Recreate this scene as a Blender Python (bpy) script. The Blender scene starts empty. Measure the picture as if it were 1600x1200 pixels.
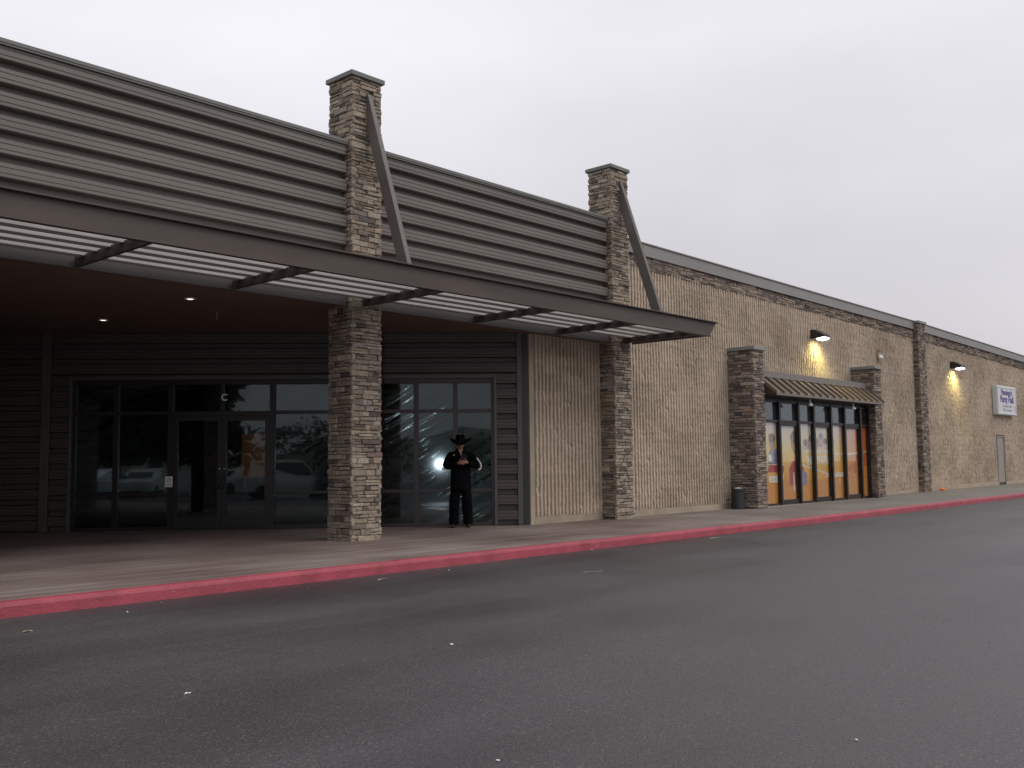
import bpy, bmesh, math, random
from mathutils import Vector, Matrix, noise
R = math.radians
sc = bpy.context.scene
COL = sc.collection
rng = random.Random(7)

# ------------------------------------------------------------------ materials
def nt(m):
    m.use_nodes = True
    t = m.node_tree
    return t, t.nodes, t.links

def mat(name, base, rough=0.6, metal=0.0, var=0.0, scale=3.0, bump=0.0, bscale=40.0, spec=0.5, stretch=None, col2=None, detail=5.0):
    m = bpy.data.materials.new(name)
    t, N, L = nt(m)
    b = N['Principled BSDF']
    b.inputs['Base Color'].default_value = (*base, 1)
    b.inputs['Roughness'].default_value = rough
    b.inputs['Metallic'].default_value = metal
    b.inputs['Specular IOR Level'].default_value = spec
    tc = N.new('ShaderNodeTexCoord')
    co = tc.outputs['Object']
    if stretch:
        mp = N.new('ShaderNodeMapping'); mp.inputs['Scale'].default_value = stretch
        L.new(co, mp.inputs['Vector']); co = mp.outputs['Vector']
    if var or col2:
        n = N.new('ShaderNodeTexNoise'); n.inputs['Scale'].default_value = scale; n.inputs['Detail'].default_value = detail
        L.new(co, n.inputs['Vector'])
        r = N.new('ShaderNodeValToRGB')
        c2 = col2 or tuple(min(1, c * (1 + var)) for c in base)
        c1 = base if col2 else tuple(c * (1 - var) for c in base)
        r.color_ramp.elements[0].position = 0.33; r.color_ramp.elements[1].position = 0.67
        r.color_ramp.elements[0].color = (*c1, 1); r.color_ramp.elements[1].color = (*c2, 1)
        L.new(n.outputs['Fac'], r.inputs['Fac']); L.new(r.outputs['Color'], b.inputs['Base Color'])
    if bump:
        n2 = N.new('ShaderNodeTexNoise'); n2.inputs['Scale'].default_value = bscale; n2.inputs['Detail'].default_value = 6
        L.new(co, n2.inputs['Vector'])
        bp = N.new('ShaderNodeBump'); bp.inputs['Strength'].default_value = bump; bp.inputs['Distance'].default_value = 0.02
        L.new(n2.outputs['Fac'], bp.inputs['Height']); L.new(bp.outputs['Normal'], b.inputs['Normal'])
    return m

def emis(name, col, s):
    m = bpy.data.materials.new(name)
    t, N, L = nt(m)
    b = N['Principled BSDF']
    b.inputs['Base Color'].default_value = (*col, 1)
    b.inputs['Emission Color'].default_value = (*col, 1)
    b.inputs['Emission Strength'].default_value = s
    return m

def glass(name, refl=0.06, tint=(0.75, 0.8, 0.8), rough=0.0, haze=0.0):
    m = bpy.data.materials.new(name)
    t, N, L = nt(m)
    N.remove(N['Principled BSDF'])
    out = N['Material Output']
    lw = N.new('ShaderNodeLayerWeight'); lw.inputs['Blend'].default_value = 0.5
    p = N.new('ShaderNodeMath'); p.operation = 'POWER'; p.inputs[1].default_value = 5.0
    L.new(lw.outputs['Facing'], p.inputs[0])
    a = N.new('ShaderNodeMath'); a.operation = 'MULTIPLY_ADD'; a.inputs[1].default_value = 1 - refl; a.inputs[2].default_value = refl
    L.new(p.outputs[0], a.inputs[0])
    tr = N.new('ShaderNodeBsdfTransparent'); tr.inputs['Color'].default_value = (*tint, 1)
    gl = N.new('ShaderNodeBsdfGlossy'); gl.inputs['Roughness'].default_value = rough; gl.inputs['Color'].default_value = (0.86, 0.97, 1, 1)
    mx = N.new('ShaderNodeMixShader')
    go = gl.outputs[0]
    if haze:                                             # rougher second lobe, added to spread a glow round the mirrored flash
        g2 = N.new('ShaderNodeBsdfGlossy'); g2.inputs['Roughness'].default_value = .065; g2.inputs['Color'].default_value = (0.86, 0.97, 1, 1)
        hz = N.new('ShaderNodeMixShader'); hz.inputs['Fac'].default_value = haze
        L.new(gl.outputs[0], hz.inputs[1]); L.new(g2.outputs[0], hz.inputs[2]); go = hz.outputs[0]
    L.new(a.outputs[0], mx.inputs['Fac']); L.new(tr.outputs[0], mx.inputs[1]); L.new(go, mx.inputs[2])
    L.new(mx.outputs[0], out.inputs['Surface'])
    return m

def stone_mat(name, cols, dark=1.0):
    m = bpy.data.materials.new(name)
    t, N, L = nt(m)
    b = N['Principled BSDF']; b.inputs['Roughness'].default_value = 0.85; b.inputs['Specular IOR Level'].default_value = 0.3
    g = N.new('ShaderNodeNewGeometry')
    r = N.new('ShaderNodeValToRGB'); r.color_ramp.interpolation = 'LINEAR'
    el = r.color_ramp.elements
    n = len(cols)
    av = [sum(c[q] for c in cols) / n for q in range(3)]
    cols = [tuple(c[q] * .82 + av[q] * .18 for q in range(3)) for c in cols]
    el[0].position = 0; el[0].color = (*[c * dark for c in cols[0]], 1)
    el[1].position = 1; el[1].color = (*[c * dark for c in cols[-1]], 1)
    for i in range(1, n - 1):
        e = el.new(i / (n - 1)); e.color = (*[c * dark for c in cols[i]], 1)
    L.new(g.outputs['Random Per Island'], r.inputs['Fac'])
    tc = N.new('ShaderNodeTexCoord')
    ns = N.new('ShaderNodeTexNoise'); ns.inputs['Scale'].default_value = 14; ns.inputs['Detail'].default_value = 6
    L.new(tc.outputs['Object'], ns.inputs['Vector'])
    mr = N.new('ShaderNodeMapRange'); mr.inputs['From Min'].default_value = .3; mr.inputs['From Max'].default_value = .7
    mr.inputs['To Min'].default_value = .72; mr.inputs['To Max'].default_value = 1.22
    L.new(ns.outputs['Fac'], mr.inputs['Value'])
    mx = N.new('ShaderNodeMix'); mx.data_type = 'RGBA'; mx.blend_type = 'MULTIPLY'; mx.inputs['Factor'].default_value = 1
    L.new(r.outputs['Color'], mx.inputs['A']); L.new(mr.outputs['Result'], mx.inputs['B'])
    L.new(mx.outputs['Result'], b.inputs['Base Color'])
    n2 = N.new('ShaderNodeTexNoise'); n2.inputs['Scale'].default_value = 45; n2.inputs['Detail'].default_value = 5
    L.new(tc.outputs['Object'], n2.inputs['Vector'])
    bp = N.new('ShaderNodeBump'); bp.inputs['Strength'].default_value = 0.7; bp.inputs['Distance'].default_value = 0.012
    L.new(n2.outputs['Fac'], bp.inputs['Height']); L.new(bp.outputs['Normal'], b.inputs['Normal'])
    return m

def block_mat(name):
    m = bpy.data.materials.new(name)
    t, N, L = nt(m)
    b = N['Principled BSDF']; b.inputs['Roughness'].default_value = 0.9; b.inputs['Specular IOR Level'].default_value = 0.2
    tc = N.new('ShaderNodeTexCoord')
    sp = N.new('ShaderNodeSeparateXYZ'); L.new(tc.outputs['Object'], sp.inputs[0])
    def fl(o, k, off=0.0):
        d = N.new('ShaderNodeMath'); d.operation = 'MULTIPLY_ADD'; d.inputs[1].default_value = 1 / k; d.inputs[2].default_value = off
        L.new(o, d.inputs[0])
        f = N.new('ShaderNodeMath'); f.operation = 'FLOOR'; L.new(d.outputs[0], f.inputs[0]); return f.outputs[0]
    fz = fl(sp.outputs['Z'], 0.2)
    # running bond: shift alternate courses
    md = N.new('ShaderNodeMath'); md.operation = 'MODULO'; md.inputs[1].default_value = 2; L.new(fz, md.inputs[0])
    sh = N.new('ShaderNodeMath'); sh.operation = 'MULTIPLY_ADD'; sh.inputs[1].default_value = 0.2; L.new(md.outputs[0], sh.inputs[0]); L.new(sp.outputs['X'], sh.inputs[2])
    fx = fl(sh.outputs[0], 0.4)
    cb = N.new('ShaderNodeCombineXYZ'); L.new(fx, cb.inputs[0]); L.new(fz, cb.inputs[1])
    wn = N.new('ShaderNodeTexWhiteNoise'); wn.noise_dimensions = '3D'; L.new(cb.outputs[0], wn.inputs['Vector'])
    ns = N.new('ShaderNodeTexNoise'); ns.inputs['Scale'].default_value = 0.6; ns.inputs['Detail'].default_value = 5
    L.new(tc.outputs['Object'], ns.inputs['Vector'])
    nf = N.new('ShaderNodeTexNoise'); nf.inputs['Scale'].default_value = 25; nf.inputs['Detail'].default_value = 6
    L.new(tc.outputs['Object'], nf.inputs['Vector'])
    s1 = N.new('ShaderNodeMath'); s1.operation = 'MULTIPLY_ADD'; s1.inputs[1].default_value = 0.14; L.new(wn.outputs['Value'], s1.inputs[0]); L.new(ns.outputs['Fac'], s1.inputs[2])
    s2 = N.new('ShaderNodeMath'); s2.operation = 'MULTIPLY_ADD'; s2.inputs[1].default_value = 0.6; L.new(nf.outputs['Fac'], s2.inputs[0]); L.new(s1.outputs[0], s2.inputs[2])
    r = N.new('ShaderNodeValToRGB')
    r.color_ramp.elements[0].position = 0.55; r.color_ramp.elements[0].color = (0.31, 0.242, 0.180, 1)
    r.color_ramp.elements[1].position = 1.25 if False else 1.0; r.color_ramp.elements[1].color = (0.525, 0.43, 0.335, 1)
    L.new(s2.outputs[0], r.inputs['Fac']); L.new(r.outputs['Color'], b.inputs['Base Color'])
    bp = N.new('ShaderNodeBump'); bp.inputs['Strength'].default_value = 0.8; bp.inputs['Distance'].default_value = 0.015
    L.new(nf.outputs['Fac'], bp.inputs['Height']); L.new(bp.outputs['Normal'], b.inputs['Normal'])
    return m

def asphalt_mat():
    m = bpy.data.materials.new('asphalt')
    t, N, L = nt(m)
    b = N['Principled BSDF']; b.inputs['Specular IOR Level'].default_value = 0.5
    tc = N.new('ShaderNodeTexCoord'); co = tc.outputs['Object']
    v = N.new('ShaderNodeTexVoronoi'); v.inputs['Scale'].default_value = 95; L.new(co, v.inputs['Vector'])
    n1 = N.new('ShaderNodeTexNoise'); n1.inputs['Scale'].default_value = 0.35; n1.inputs['Detail'].default_value = 6; L.new(co, n1.inputs['Vector'])
    mp = N.new('ShaderNodeMapping'); mp.inputs['Scale'].default_value = (0.12, 0.7, 1); L.new(co, mp.inputs['Vector'])
    n3 = N.new('ShaderNodeTexNoise'); n3.inputs['Scale'].default_value = 1.0; n3.inputs['Detail'].default_value = 5; L.new(mp.outputs[0], n3.inputs['Vector'])
    nf = N.new('ShaderNodeTexNoise'); nf.inputs['Scale'].default_value = 120; nf.inputs['Detail'].default_value = 3; L.new(co, nf.inputs['Vector'])
    # aggregate: random grey per grain
    sepc = N.new('ShaderNodeSeparateColor'); L.new(v.outputs['Color'], sepc.inputs[0])
    r = N.new('ShaderNodeValToRGB'); e = r.color_ramp.elements
    e[0].position = 0; e[0].color = (0.040, 0.038, 0.040, 1); e[1].position = 1; e[1].color = (0.15, 0.138, 0.132, 1)
    k = e.new(0.55); k.color = (0.055, 0.051, 0.054, 1); k = e.new(0.9); k.color = (0.074, 0.069, 0.071, 1); k = e.new(0.97); k.color = (0.095, 0.087, 0.085, 1)
    L.new(sepc.outputs[0], r.inputs['Fac'])
    ad = N.new('ShaderNodeMath'); ad.operation = 'ADD'; L.new(n1.outputs['Fac'], ad.inputs[0]); L.new(n3.outputs['Fac'], ad.inputs[1])
    mr = N.new('ShaderNodeMapRange'); mr.inputs['From Min'].default_value = .75; mr.inputs['From Max'].default_value = 1.25
    mr.inputs['To Min'].default_value = .64; mr.inputs['To Max'].default_value = 1.22; L.new(ad.outputs[0], mr.inputs['Value'])
    mx = N.new('ShaderNodeMix'); mx.data_type = 'RGBA'; mx.blend_type = 'MULTIPLY'; mx.inputs['Factor'].default_value = 1
    L.new(r.outputs['Color'], mx.inputs['A']); L.new(mr.outputs['Result'], mx.inputs['B']); L.new(mx.outputs['Result'], b.inputs['Base Color'])
    rr = N.new('ShaderNodeMapRange'); rr.inputs['From Min'].default_value = .75; rr.inputs['From Max'].default_value = 1.25
    rr.inputs['To Min'].default_value = .37; rr.inputs['To Max'].default_value = .62; L.new(ad.outputs[0], rr.inputs['Value']); L.new(rr.outputs['Result'], b.inputs['Roughness'])
    bp = N.new('ShaderNodeBump'); bp.inputs['Strength'].default_value = 0.5; bp.inputs['Distance'].default_value = 0.006
    sm = N.new('ShaderNodeMath'); sm.operation = 'ADD'; L.new(v.outputs['Distance'], sm.inputs[0]); L.new(nf.outputs['Fac'], sm.inputs[1])
    L.new(sm.outputs[0], bp.inputs['Height']); L.new(bp.outputs['Normal'], b.inputs['Normal'])
    return m

def sidewalk_mat():
    m = bpy.data.materials.new('stained_concrete')
    t, N, L = nt(m)
    b = N['Principled BSDF']; b.inputs['Roughness'].default_value = 0.6; b.inputs['Specular IOR Level'].default_value = 0.4
    tc = N.new('ShaderNodeTexCoord'); co = tc.outputs['Object']
    mp = N.new('ShaderNodeMapping'); mp.inputs['Scale'].default_value = (0.25, 5.0, 1); mp.inputs['Rotation'].default_value = (0, 0, R(-3)); L.new(co, mp.inputs['Vector'])
    n1 = N.new('ShaderNodeTexNoise'); n1.inputs['Scale'].default_value = 1.2; n1.inputs['Detail'].default_value = 7; n1.inputs['Roughness'].default_value = .7; L.new(mp.outputs[0], n1.inputs['Vector'])
    n2 = N.new('ShaderNodeTexNoise'); n2.inputs['Scale'].default_value = 0.5; n2.inputs['Detail'].default_value = 4; L.new(co, n2.inputs['Vector'])
    r = N.new('ShaderNodeValToRGB'); e = r.color_ramp.elements
    e[0].position = .36; e[0].color = (0.115, 0.083, 0.072, 1); e[1].position = .65; e[1].color = (0.325, 0.272, 0.25, 1)
    k = e.new(.5); k.color = (0.205, 0.153, 0.137, 1)
    a = N.new('ShaderNodeMath'); a.operation = 'MULTIPLY_ADD'; a.inputs[1].default_value = .55; L.new(n1.outputs['Fac'], a.inputs[0])
    h = N.new('ShaderNodeMath'); h.operation = 'MULTIPLY'; h.inputs[1].default_value = .45; L.new(n2.outputs['Fac'], h.inputs[0]); L.new(h.outputs[0], a.inputs[2])
    L.new(a.outputs[0], r.inputs['Fac'])
    # plain grey concrete in front of the block wing
    sp = N.new('ShaderNodeSeparateXYZ'); L.new(co, sp.inputs[0])
    g = N.new('ShaderNodeMapRange'); g.inputs['From Min'].default_value = 17; g.inputs['From Max'].default_value = 27
    L.new(sp.outputs['X'], g.inputs['Value'])
    r2 = N.new('ShaderNodeValToRGB'); e = r2.color_ramp.elements
    e[0].position = .3; e[0].color = (0.13, 0.12, 0.105, 1); e[1].position = .7; e[1].color = (0.24, 0.225, 0.20, 1); L.new(a.outputs[0], r2.inputs['Fac'])
    mx = N.new('ShaderNodeMix'); mx.data_type = 'RGBA'; L.new(g.outputs['Result'], mx.inputs['Factor']); L.new(r.outputs['Color'], mx.inputs['A']); L.new(r2.outputs['Color'], mx.inputs['B'])
    L.new(mx.outputs['Result'], b.inputs['Base Color'])
    bp = N.new('ShaderNodeBump'); bp.inputs['Strength'].default_value = 0.4; bp.inputs['Distance'].default_value = 0.01
    L.new(n1.outputs['Fac'], bp.inputs['Height']); L.new(bp.outputs['Normal'], b.inputs['Normal'])
    return m

M = {}
M['asphalt'] = asphalt_mat()
M['sidewalk'] = sidewalk_mat()
def kerb_mat():
    m = mat('red_kerb_paint', (0.355, 0.058, 0.082), .6, var=.16, scale=3.5, bump=.35, bscale=30)
    t, N, L = nt(m); b = N['Principled BSDF']
    tc = N.new('ShaderNodeTexCoord')
    mp = N.new('ShaderNodeMapping'); mp.inputs['Scale'].default_value = (.6, 1.6, 2.2); L.new(tc.outputs['Object'], mp.inputs['Vector'])
    n = N.new('ShaderNodeTexNoise'); n.inputs['Scale'].default_value = 5.5; n.inputs['Detail'].default_value = 8; n.inputs['Roughness'].default_value = .7
    L.new(mp.outputs[0], n.inputs['Vector'])
    def blend(src, lo, hi, col):
        r = N.new('ShaderNodeMapRange'); r.inputs['From Min'].default_value = lo; r.inputs['From Max'].default_value = hi; L.new(n.outputs['Fac'], r.inputs['Value'])
        x = N.new('ShaderNodeMix'); x.data_type = 'RGBA'; L.new(r.outputs['Result'], x.inputs['Factor']); L.new(src, x.inputs['A']); x.inputs['B'].default_value = (*col, 1)
        return x.outputs['Result']
    src = b.inputs['Base Color'].links[0].from_socket
    c = blend(src, .64, .70, (.34, .24, .22))            # paint worn through to concrete
    c = blend(c, .36, .30, (.12, .035, .04))             # dark scuffs
    L.new(c, b.inputs['Base Color'])
    return m
M['kerb'] = kerb_mat()
M['block'] = block_mat('split_block')
M['plinth'] = mat('smooth_block', (0.36, 0.295, 0.22), .85, var=.15, scale=2, bump=.3, bscale=30)
M['groove'] = M['block']
STC = [(.36, .295, .22), (.15, .128, .11), (.42, .345, .255), (.25, .185, .14), (.062, .056, .058), (.34, .275, .21), (.47, .41, .32), (.21, .155, .12), (.40, .33, .255), (.28, .245, .215)]
M['stone'] = stone_mat('ledge_stone', STC)
STD = [(.31, .245, .185), (.11, .094, .088), (.37, .30, .225), (.205, .145, .118), (.055, .05, .055), (.30, .23, .185), (.39, .33, .265), (.15, .108, .095), (.27, .22, .195)]
M['stone2'] = stone_mat('ledge_stone_grey', STD)
M['mortar'] = mat('mortar_bed', (.035, .03, .026), .95)
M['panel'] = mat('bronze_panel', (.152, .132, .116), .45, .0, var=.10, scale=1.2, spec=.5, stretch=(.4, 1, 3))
M['panel_shaded'] = mat('shaded_bronze_panel', (.068, .055, .048), .5, .0, var=.10, scale=1.2)  # cladding bronze with the shade under the canopy darkened into its colour
M['trim'] = mat('bronze_trim', (.085, .072, .062), .45, .0, var=.12, scale=2)
M['fascia'] = mat('bronze_steel', (.062, .045, .035), .5, .0, var=.18, scale=2.5, stretch=(.3, 1, 2))
M['brace'] = mat('brace_steel', (.115, .100, .088), .45, .0, var=.1, scale=2)
M['cap'] = mat('cap_metal', (.145, .145, .132), .45, .0, var=.06, scale=2)
M['capg'] = mat('grey_cap_metal', (.235, .225, .215), .45, .0, var=.06, scale=1)
M['slat'] = mat('slat_metal', (.44, .415, .40), .5, .0, var=.06, scale=2)
M['board'] = mat('edge_board_metal', (.07, .061, .056), .5, var=.06, scale=2)
M['soffit'] = mat('stained_wood', (.165, .105, .080), .6, var=.35, scale=6, stretch=(.2, 8, 1))
M['frame'] = mat('dark_aluminium', (.022, .018, .017), .35, .3)
M['frame_red'] = mat('brown_aluminium', (.035, .02, .018), .4, .2)
M['glass'] = glass('storefront_glass', .042, rough=.007, haze=.3)
M['glass2'] = glass('shop_glass', .06, (.98, .98, .98))
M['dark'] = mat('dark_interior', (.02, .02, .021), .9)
M['concrete'] = mat('grey_concrete', (.33, .30, .26), .9, var=.12, scale=3, bump=.2)
M['black'] = mat('black_metal', (.02, .02, .02), .45)
M['blackplastic'] = mat('black_plastic', (.025, .025, .028), .55, var=.2, scale=8)
M['white'] = mat('white_paint', (.72, .72, .72), .5, var=.03)
M['signcase'] = mat('pale_sign_case', (.60, .64, .60), .5)
M['steel'] = mat('brushed_steel', (.6, .6, .6), .3, 1.0)
M['awning'] = mat('bronze_standing_seam', (.16, .12, .085), .5, .15, var=.08, scale=2)
M['awning_dark'] = mat('dark_awning_metal', (.06, .045, .035), .5)
M['header'] = mat('taupe_header', (.20, .175, .155), .5, var=.05)
M['doorgrey'] = mat('tan_grey_door_paint', (.29, .25, .215), .5, var=.06)
M['orangebag'] = mat('orange_plastic', (.85, .20, .04), .5, var=.2, scale=20)

# ------------------------------------------------------------------ mesh helpers
class MB:
    def __init__(s): s.v = []; s.f = []; s.m = []
    def add(s, vs, fs, mi=0):
        o = len(s.v); s.v += [tuple(v) for v in vs]
        s.f += [tuple(i + o for i in f) for f in fs]; s.m += [mi] * len(fs)
    def box(s, x0, x1, y0, y1, z0, z1, mi=0):
        s.add([(x0, y0, z0), (x1, y0, z0), (x1, y1, z0), (x0, y1, z0), (x0, y0, z1), (x1, y0, z1), (x1, y1, z1), (x0, y1, z1)],
              [(0, 3, 2, 1), (4, 5, 6, 7), (0, 1, 5, 4), (1, 2, 6, 5), (2, 3, 7, 6), (3, 0, 4, 7)], mi)
    def fbox(s, F, a0, a1, o0, o1, z0, z1, mi=0):     # box in a wall frame: along, outward, up
        p = [F(a, o, z) for z in (z0, z1) for (a, o) in ((a0, o0), (a1, o0), (a1, o1), (a0, o1))]
        s.add(p, [(0, 1, 2, 3), (7, 6, 5, 4), (4, 5, 1, 0), (5, 6, 2, 1), (6, 7, 3, 2), (7, 4, 0, 3)], mi)
    def extr(s, F, a0, a1, prof, mi=0, back=None, segs=1):  # prof: list of (out, z) bottom to top, extruded along
        n = len(prof)
        st = [a0 + (a1 - a0) * k / segs for k in range(segs + 1)]
        vs = [F(a, o, z) for a in st for (o, z) in prof]
        fs = [(k * n + i, (k + 1) * n + i, (k + 1) * n + i + 1, k * n + i + 1) for k in range(segs) for i in range(n - 1)]
        s.add(vs, fs, mi)
        if back is not None:
            for a in (a0, a1):
                vv = [F(a, o, z) for (o, z) in prof] + [F(a, back, prof[-1][1]), F(a, back, prof[0][1])]
                s.add(vv, [tuple(range(len(vv)))], mi)
    def tube(s, p, q, r0, r1=None, n=8, mi=0, caps=True):
        p, q = Vector(p), Vector(q); r1 = r0 if r1 is None else r1
        d = (q - p).normalized(); a = d.orthogonal().normalized(); b = d.cross(a)
        vs = [p + (a * math.cos(t) + b * math.sin(t)) * r0 for t in [2 * math.pi * i / n for i in range(n)]]
        vs += [q + (a * math.cos(t) + b * math.sin(t)) * r1 for t in [2 * math.pi * i / n for i in range(n)]]
        fs = [(i, (i + 1) % n, n + (i + 1) % n, n + i) for i in range(n)]
        if caps: fs += [tuple(range(n))[::-1], tuple(range(n, 2 * n))]
        s.add(vs, fs, mi)
    def lathe(s, c, prof, n=24, mi=0, cap=True, sx=1, sy=1):
        c = Vector(c); k = len(prof)
        vs = [c + Vector((r * sx * math.cos(2 * math.pi * i / n), r * sy * math.sin(2 * math.pi * i / n), z)) for (r, z) in prof for i in range(n)]
        fs = [(j * n + i, j * n + (i + 1) % n, (j + 1) * n + (i + 1) % n, (j + 1) * n + i) for j in range(k - 1) for i in range(n)]
        if cap: fs += [tuple(range(n))[::-1], tuple(range((k - 1) * n, k * n))]
        s.add(vs, fs, mi)
    def build(s, name, mats, parent=None, smooth=False, origin=None, bevel=0):
        me = bpy.data.meshes.new(name)
        o = Vector(origin) if origin is not None else Vector((0, 0, 0))
        me.from_pydata([Vector(v) - o for v in s.v], [], s.f)
        if not isinstance(mats, (list, tuple)): mats = [mats]
        for m in mats: me.materials.append(m)
        me.polygons.foreach_set('material_index', s.m)
        if smooth: me.polygons.foreach_set('use_smooth', [True] * len(me.polygons))
        me.update()
        ob = bpy.data.objects.new(name, me); COL.objects.link(ob)
        ob.location = o
        if parent is not None:
            ob.parent = parent
            ob.matrix_parent_inverse = Matrix.Identity(4)
            ob.location = o - world_loc(parent)
        if bevel:
            md = ob.modifiers.new('bevel', 'BEVEL'); md.width = bevel; md.segments = 2; md.limit_method = 'ANGLE'; md.angle_limit = R(40)
        return ob

def world_loc(o):
    l = Vector(o.location)
    while o.parent: o = o.parent; l = l + Vector(o.location)
    return l

def tag(o, label=None, cat=None, group=None, kind=None):
    if label: o['label'] = label
    if cat: o['category'] = cat
    if group: o['group'] = group
    if kind: o['kind'] = kind
    return o

def thing(name, loc, label, cat, group=None, rz=0):
    o = bpy.data.objects.new(name, None); COL.objects.link(o)
    o.location = loc; o.rotation_euler = (0, 0, rz); o.empty_display_size = .2
    return tag(o, label, cat, group)

def frame(O, u, n):
    O, u, n = Vector(O), Vector(u).normalized(), Vector(n).normalized()
    return lambda a, o, z: O + u * a + n * o + Vector((0, 0, z))

YW = 13.85
FX = frame((0, YW, 0), (1, 0, 0), (0, -1, 0))                       # the street front: along = X, out = towards the road
DU = Vector((-.7193, .6947, 0)); DN = Vector((-.6947, -.7193, 0))
P0 = Vector((15.7, 13.85, 0))
FD = frame(P0, DU, DN)                                              # the slanting entrance wall
def zg(x): return .15 + .0037 * max(0, x - 22)                      # sidewalk level (rises a little to the far end)

# ------------------------------------------------------------------ stone veneer
def stones(mb, F, a0, a1, z0, z1, r, extL=0, extR=0, hmin=.05, hmax=.112, lmin=.10, lmax=.38, mi=0, base=0.0, zf=None):
    z = z0; k = 0
    while z < z1 - .02:
        h = r.uniform(hmin, hmax)
        if z1 - (z + h) < hmin * .7: h = z1 - z
        a = a0 - (extL if k % 2 == 0 else 0)
        end = a1 + (extR if k % 2 == 1 else 0)
        while a < end - .01:
            w = r.uniform(lmin, lmax)
            if end - (a + w) < lmin * .8: w = end - a
            parts = [(z, z + h)]
            if h > .085 and r.random() < .3: c = z + h * r.uniform(.4, .6); parts = [(z, c), (c, z + h)]
            for (q0, q1) in parts:
                p = base + r.uniform(.026, .054)
                g = .004
                ci = min(.012, (q1 - q0) * .18)
                J = lambda s=.006: r.uniform(-s, s)
                sl = r.uniform(-.012, .012)
                dz = zf((a + w / 2)) if zf else 0
                vs = [F(a + g, base - .03, q0 + g + dz), F(a + w - g, base - .03, q0 + g + dz), F(a + w - g, base - .03, q1 - g + dz), F(a + g, base - .03, q1 - g + dz),
                      F(a + g, p - ci, q0 + g + J() + dz), F(a + w - g, p - ci + sl, q0 + g + J() + dz), F(a + w - g, p - ci + sl, q1 - g + J() + dz), F(a + g, p - ci, q1 - g + J() + dz),
                      F(a + g + ci, p + J(), q0 + g + ci + dz), F(a + w - g - ci, p + sl + J(), q0 + g + ci + dz), F(a + w - g - ci, p + sl + J(), q1 - g - ci + dz), F(a + g + ci, p + J(), q1 - g - ci + dz)]
                fs = []
                for b_ in (0, 4):
                    for i in range(4): fs.append((b_ + i, b_ + (i + 1) % 4, b_ + 4 + (i + 1) % 4, b_ + 4 + i))
                fs.append((8, 9, 10, 11)); fs.append((3, 2, 1, 0))
                mb.add(vs, fs, mi)
            a += w
        z += h; k += 1

def stone_block(name, x0, x1, y0, y1, z0, z1, parent, seed, m='stone', cap=None, capm='cap', capover=.04, caph=.085, label=None, faces='FLRB'):
    r = random.Random(seed)
    d = .045
    mb = MB()
    core = .03
    mb.box(x0 + core, x1 - core, y0 + core, y1 - (core if 'B' in faces else 0), z0, z1 - .005, 1)
    fr = {'F': (frame((x0, y0 + d, 0), (1, 0, 0), (0, -1, 0)), x1 - x0), 'L': (frame((x0 + d, y1, 0), (0, -1, 0), (-1, 0, 0)), y1 - y0),
          'R': (frame((x1 - d, y0, 0), (0, 1, 0), (1, 0, 0)), y1 - y0), 'B': (frame((x1, y1 - d, 0), (-1, 0, 0), (0, 1, 0)), x1 - x0)}
    for k in faces:
        F, ln = fr[k]
        rr = random.Random(seed * 13 + 5)
        stones(mb, F, d * .4, ln - d * .4, z0, z1, r, extL=d * .4, extR=d * .4)
    ob = mb.build(name, [M[m], M['mortar']], parent, origin=((x0 + x1) / 2, (y0 + y1) / 2, z0))
    if label: ob['label'] = label
    if cap:
        c = MB(); c.box(x0 - capover, x1 + capover, y0 - capover, y1 + (capover if 'B' in faces else 0), z1, z1 + caph)
        c.build(cap, M[capm], ob, origin=((x0 + x1) / 2, (y0 + y1) / 2, z1), bevel=.008)
    return ob

# ------------------------------------------------------------------ ribbed metal profile
def rib_profile(z0, z1, per=.32, dep=.115, ph=0.0):
    pr = []; z = z1 - ph; rows = []
    while z > z0: rows.append(z); z -= per
    pts = []
    for zt in rows:                                  # from the top of each period downward: outer face, underside, recess
        seg = [(dep - .012, zt), (dep, zt - .012), (dep, zt - .055), (dep - .009, zt - .060), (dep - .009, zt - .068), (dep, zt - .073),
               (dep, zt - .135), (dep - .009, zt - .140), (dep - .009, zt - .148), (dep, zt - .153), (dep, zt - .188), (dep - .012, zt - .198), (.012, zt - .205), (.0, zt - .21), (.0, zt - .305)]
        pts += [(o, zz) for (o, zz) in seg]
    pts = [(o, zz) for (o, zz) in pts if zz >= z0]
    pts.append((pts[-1][0], z0))
    return pts[::-1]

# ------------------------------------------------------------------ GROUND
def sheet(name, x0, x1, y0, y1, off, m, xs=(22,)):
    mb = MB(); X = sorted(set([x0, x1] + [x for x in xs if x0 < x < x1]))
    vs = []; fs = []
    for x in X: vs += [(x, y0, zg(x) - .15 + off), (x, y1, zg(x) - .15 + off)]
    for i in range(len(X) - 1): fs.append((2 * i, 2 * i + 2, 2 * i + 3, 2 * i + 1))
    mb.add(vs, fs)
    return mb.build(name, M[m])
tag(sheet('parking_lot', -400, 110, -400, 10.12, 0, 'asphalt'), kind='structure')
def sidewalk():
    mb = MB(); X = [-40, 22, 110]
    vs = []; fs = []
    for x in X: vs += [(x, 10.245, zg(x) - .004), (x, 40, zg(x) - .004)]
    for i in range(2): fs.append((2 * i, 2 * i + 2, 2 * i + 3, 2 * i + 1))
    mb.add(vs, fs); return mb.build('sidewalk', M['sidewalk'])
tag(sidewalk(), kind='structure')
mb = MB(); x = -40
r = random.Random(3)
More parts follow.
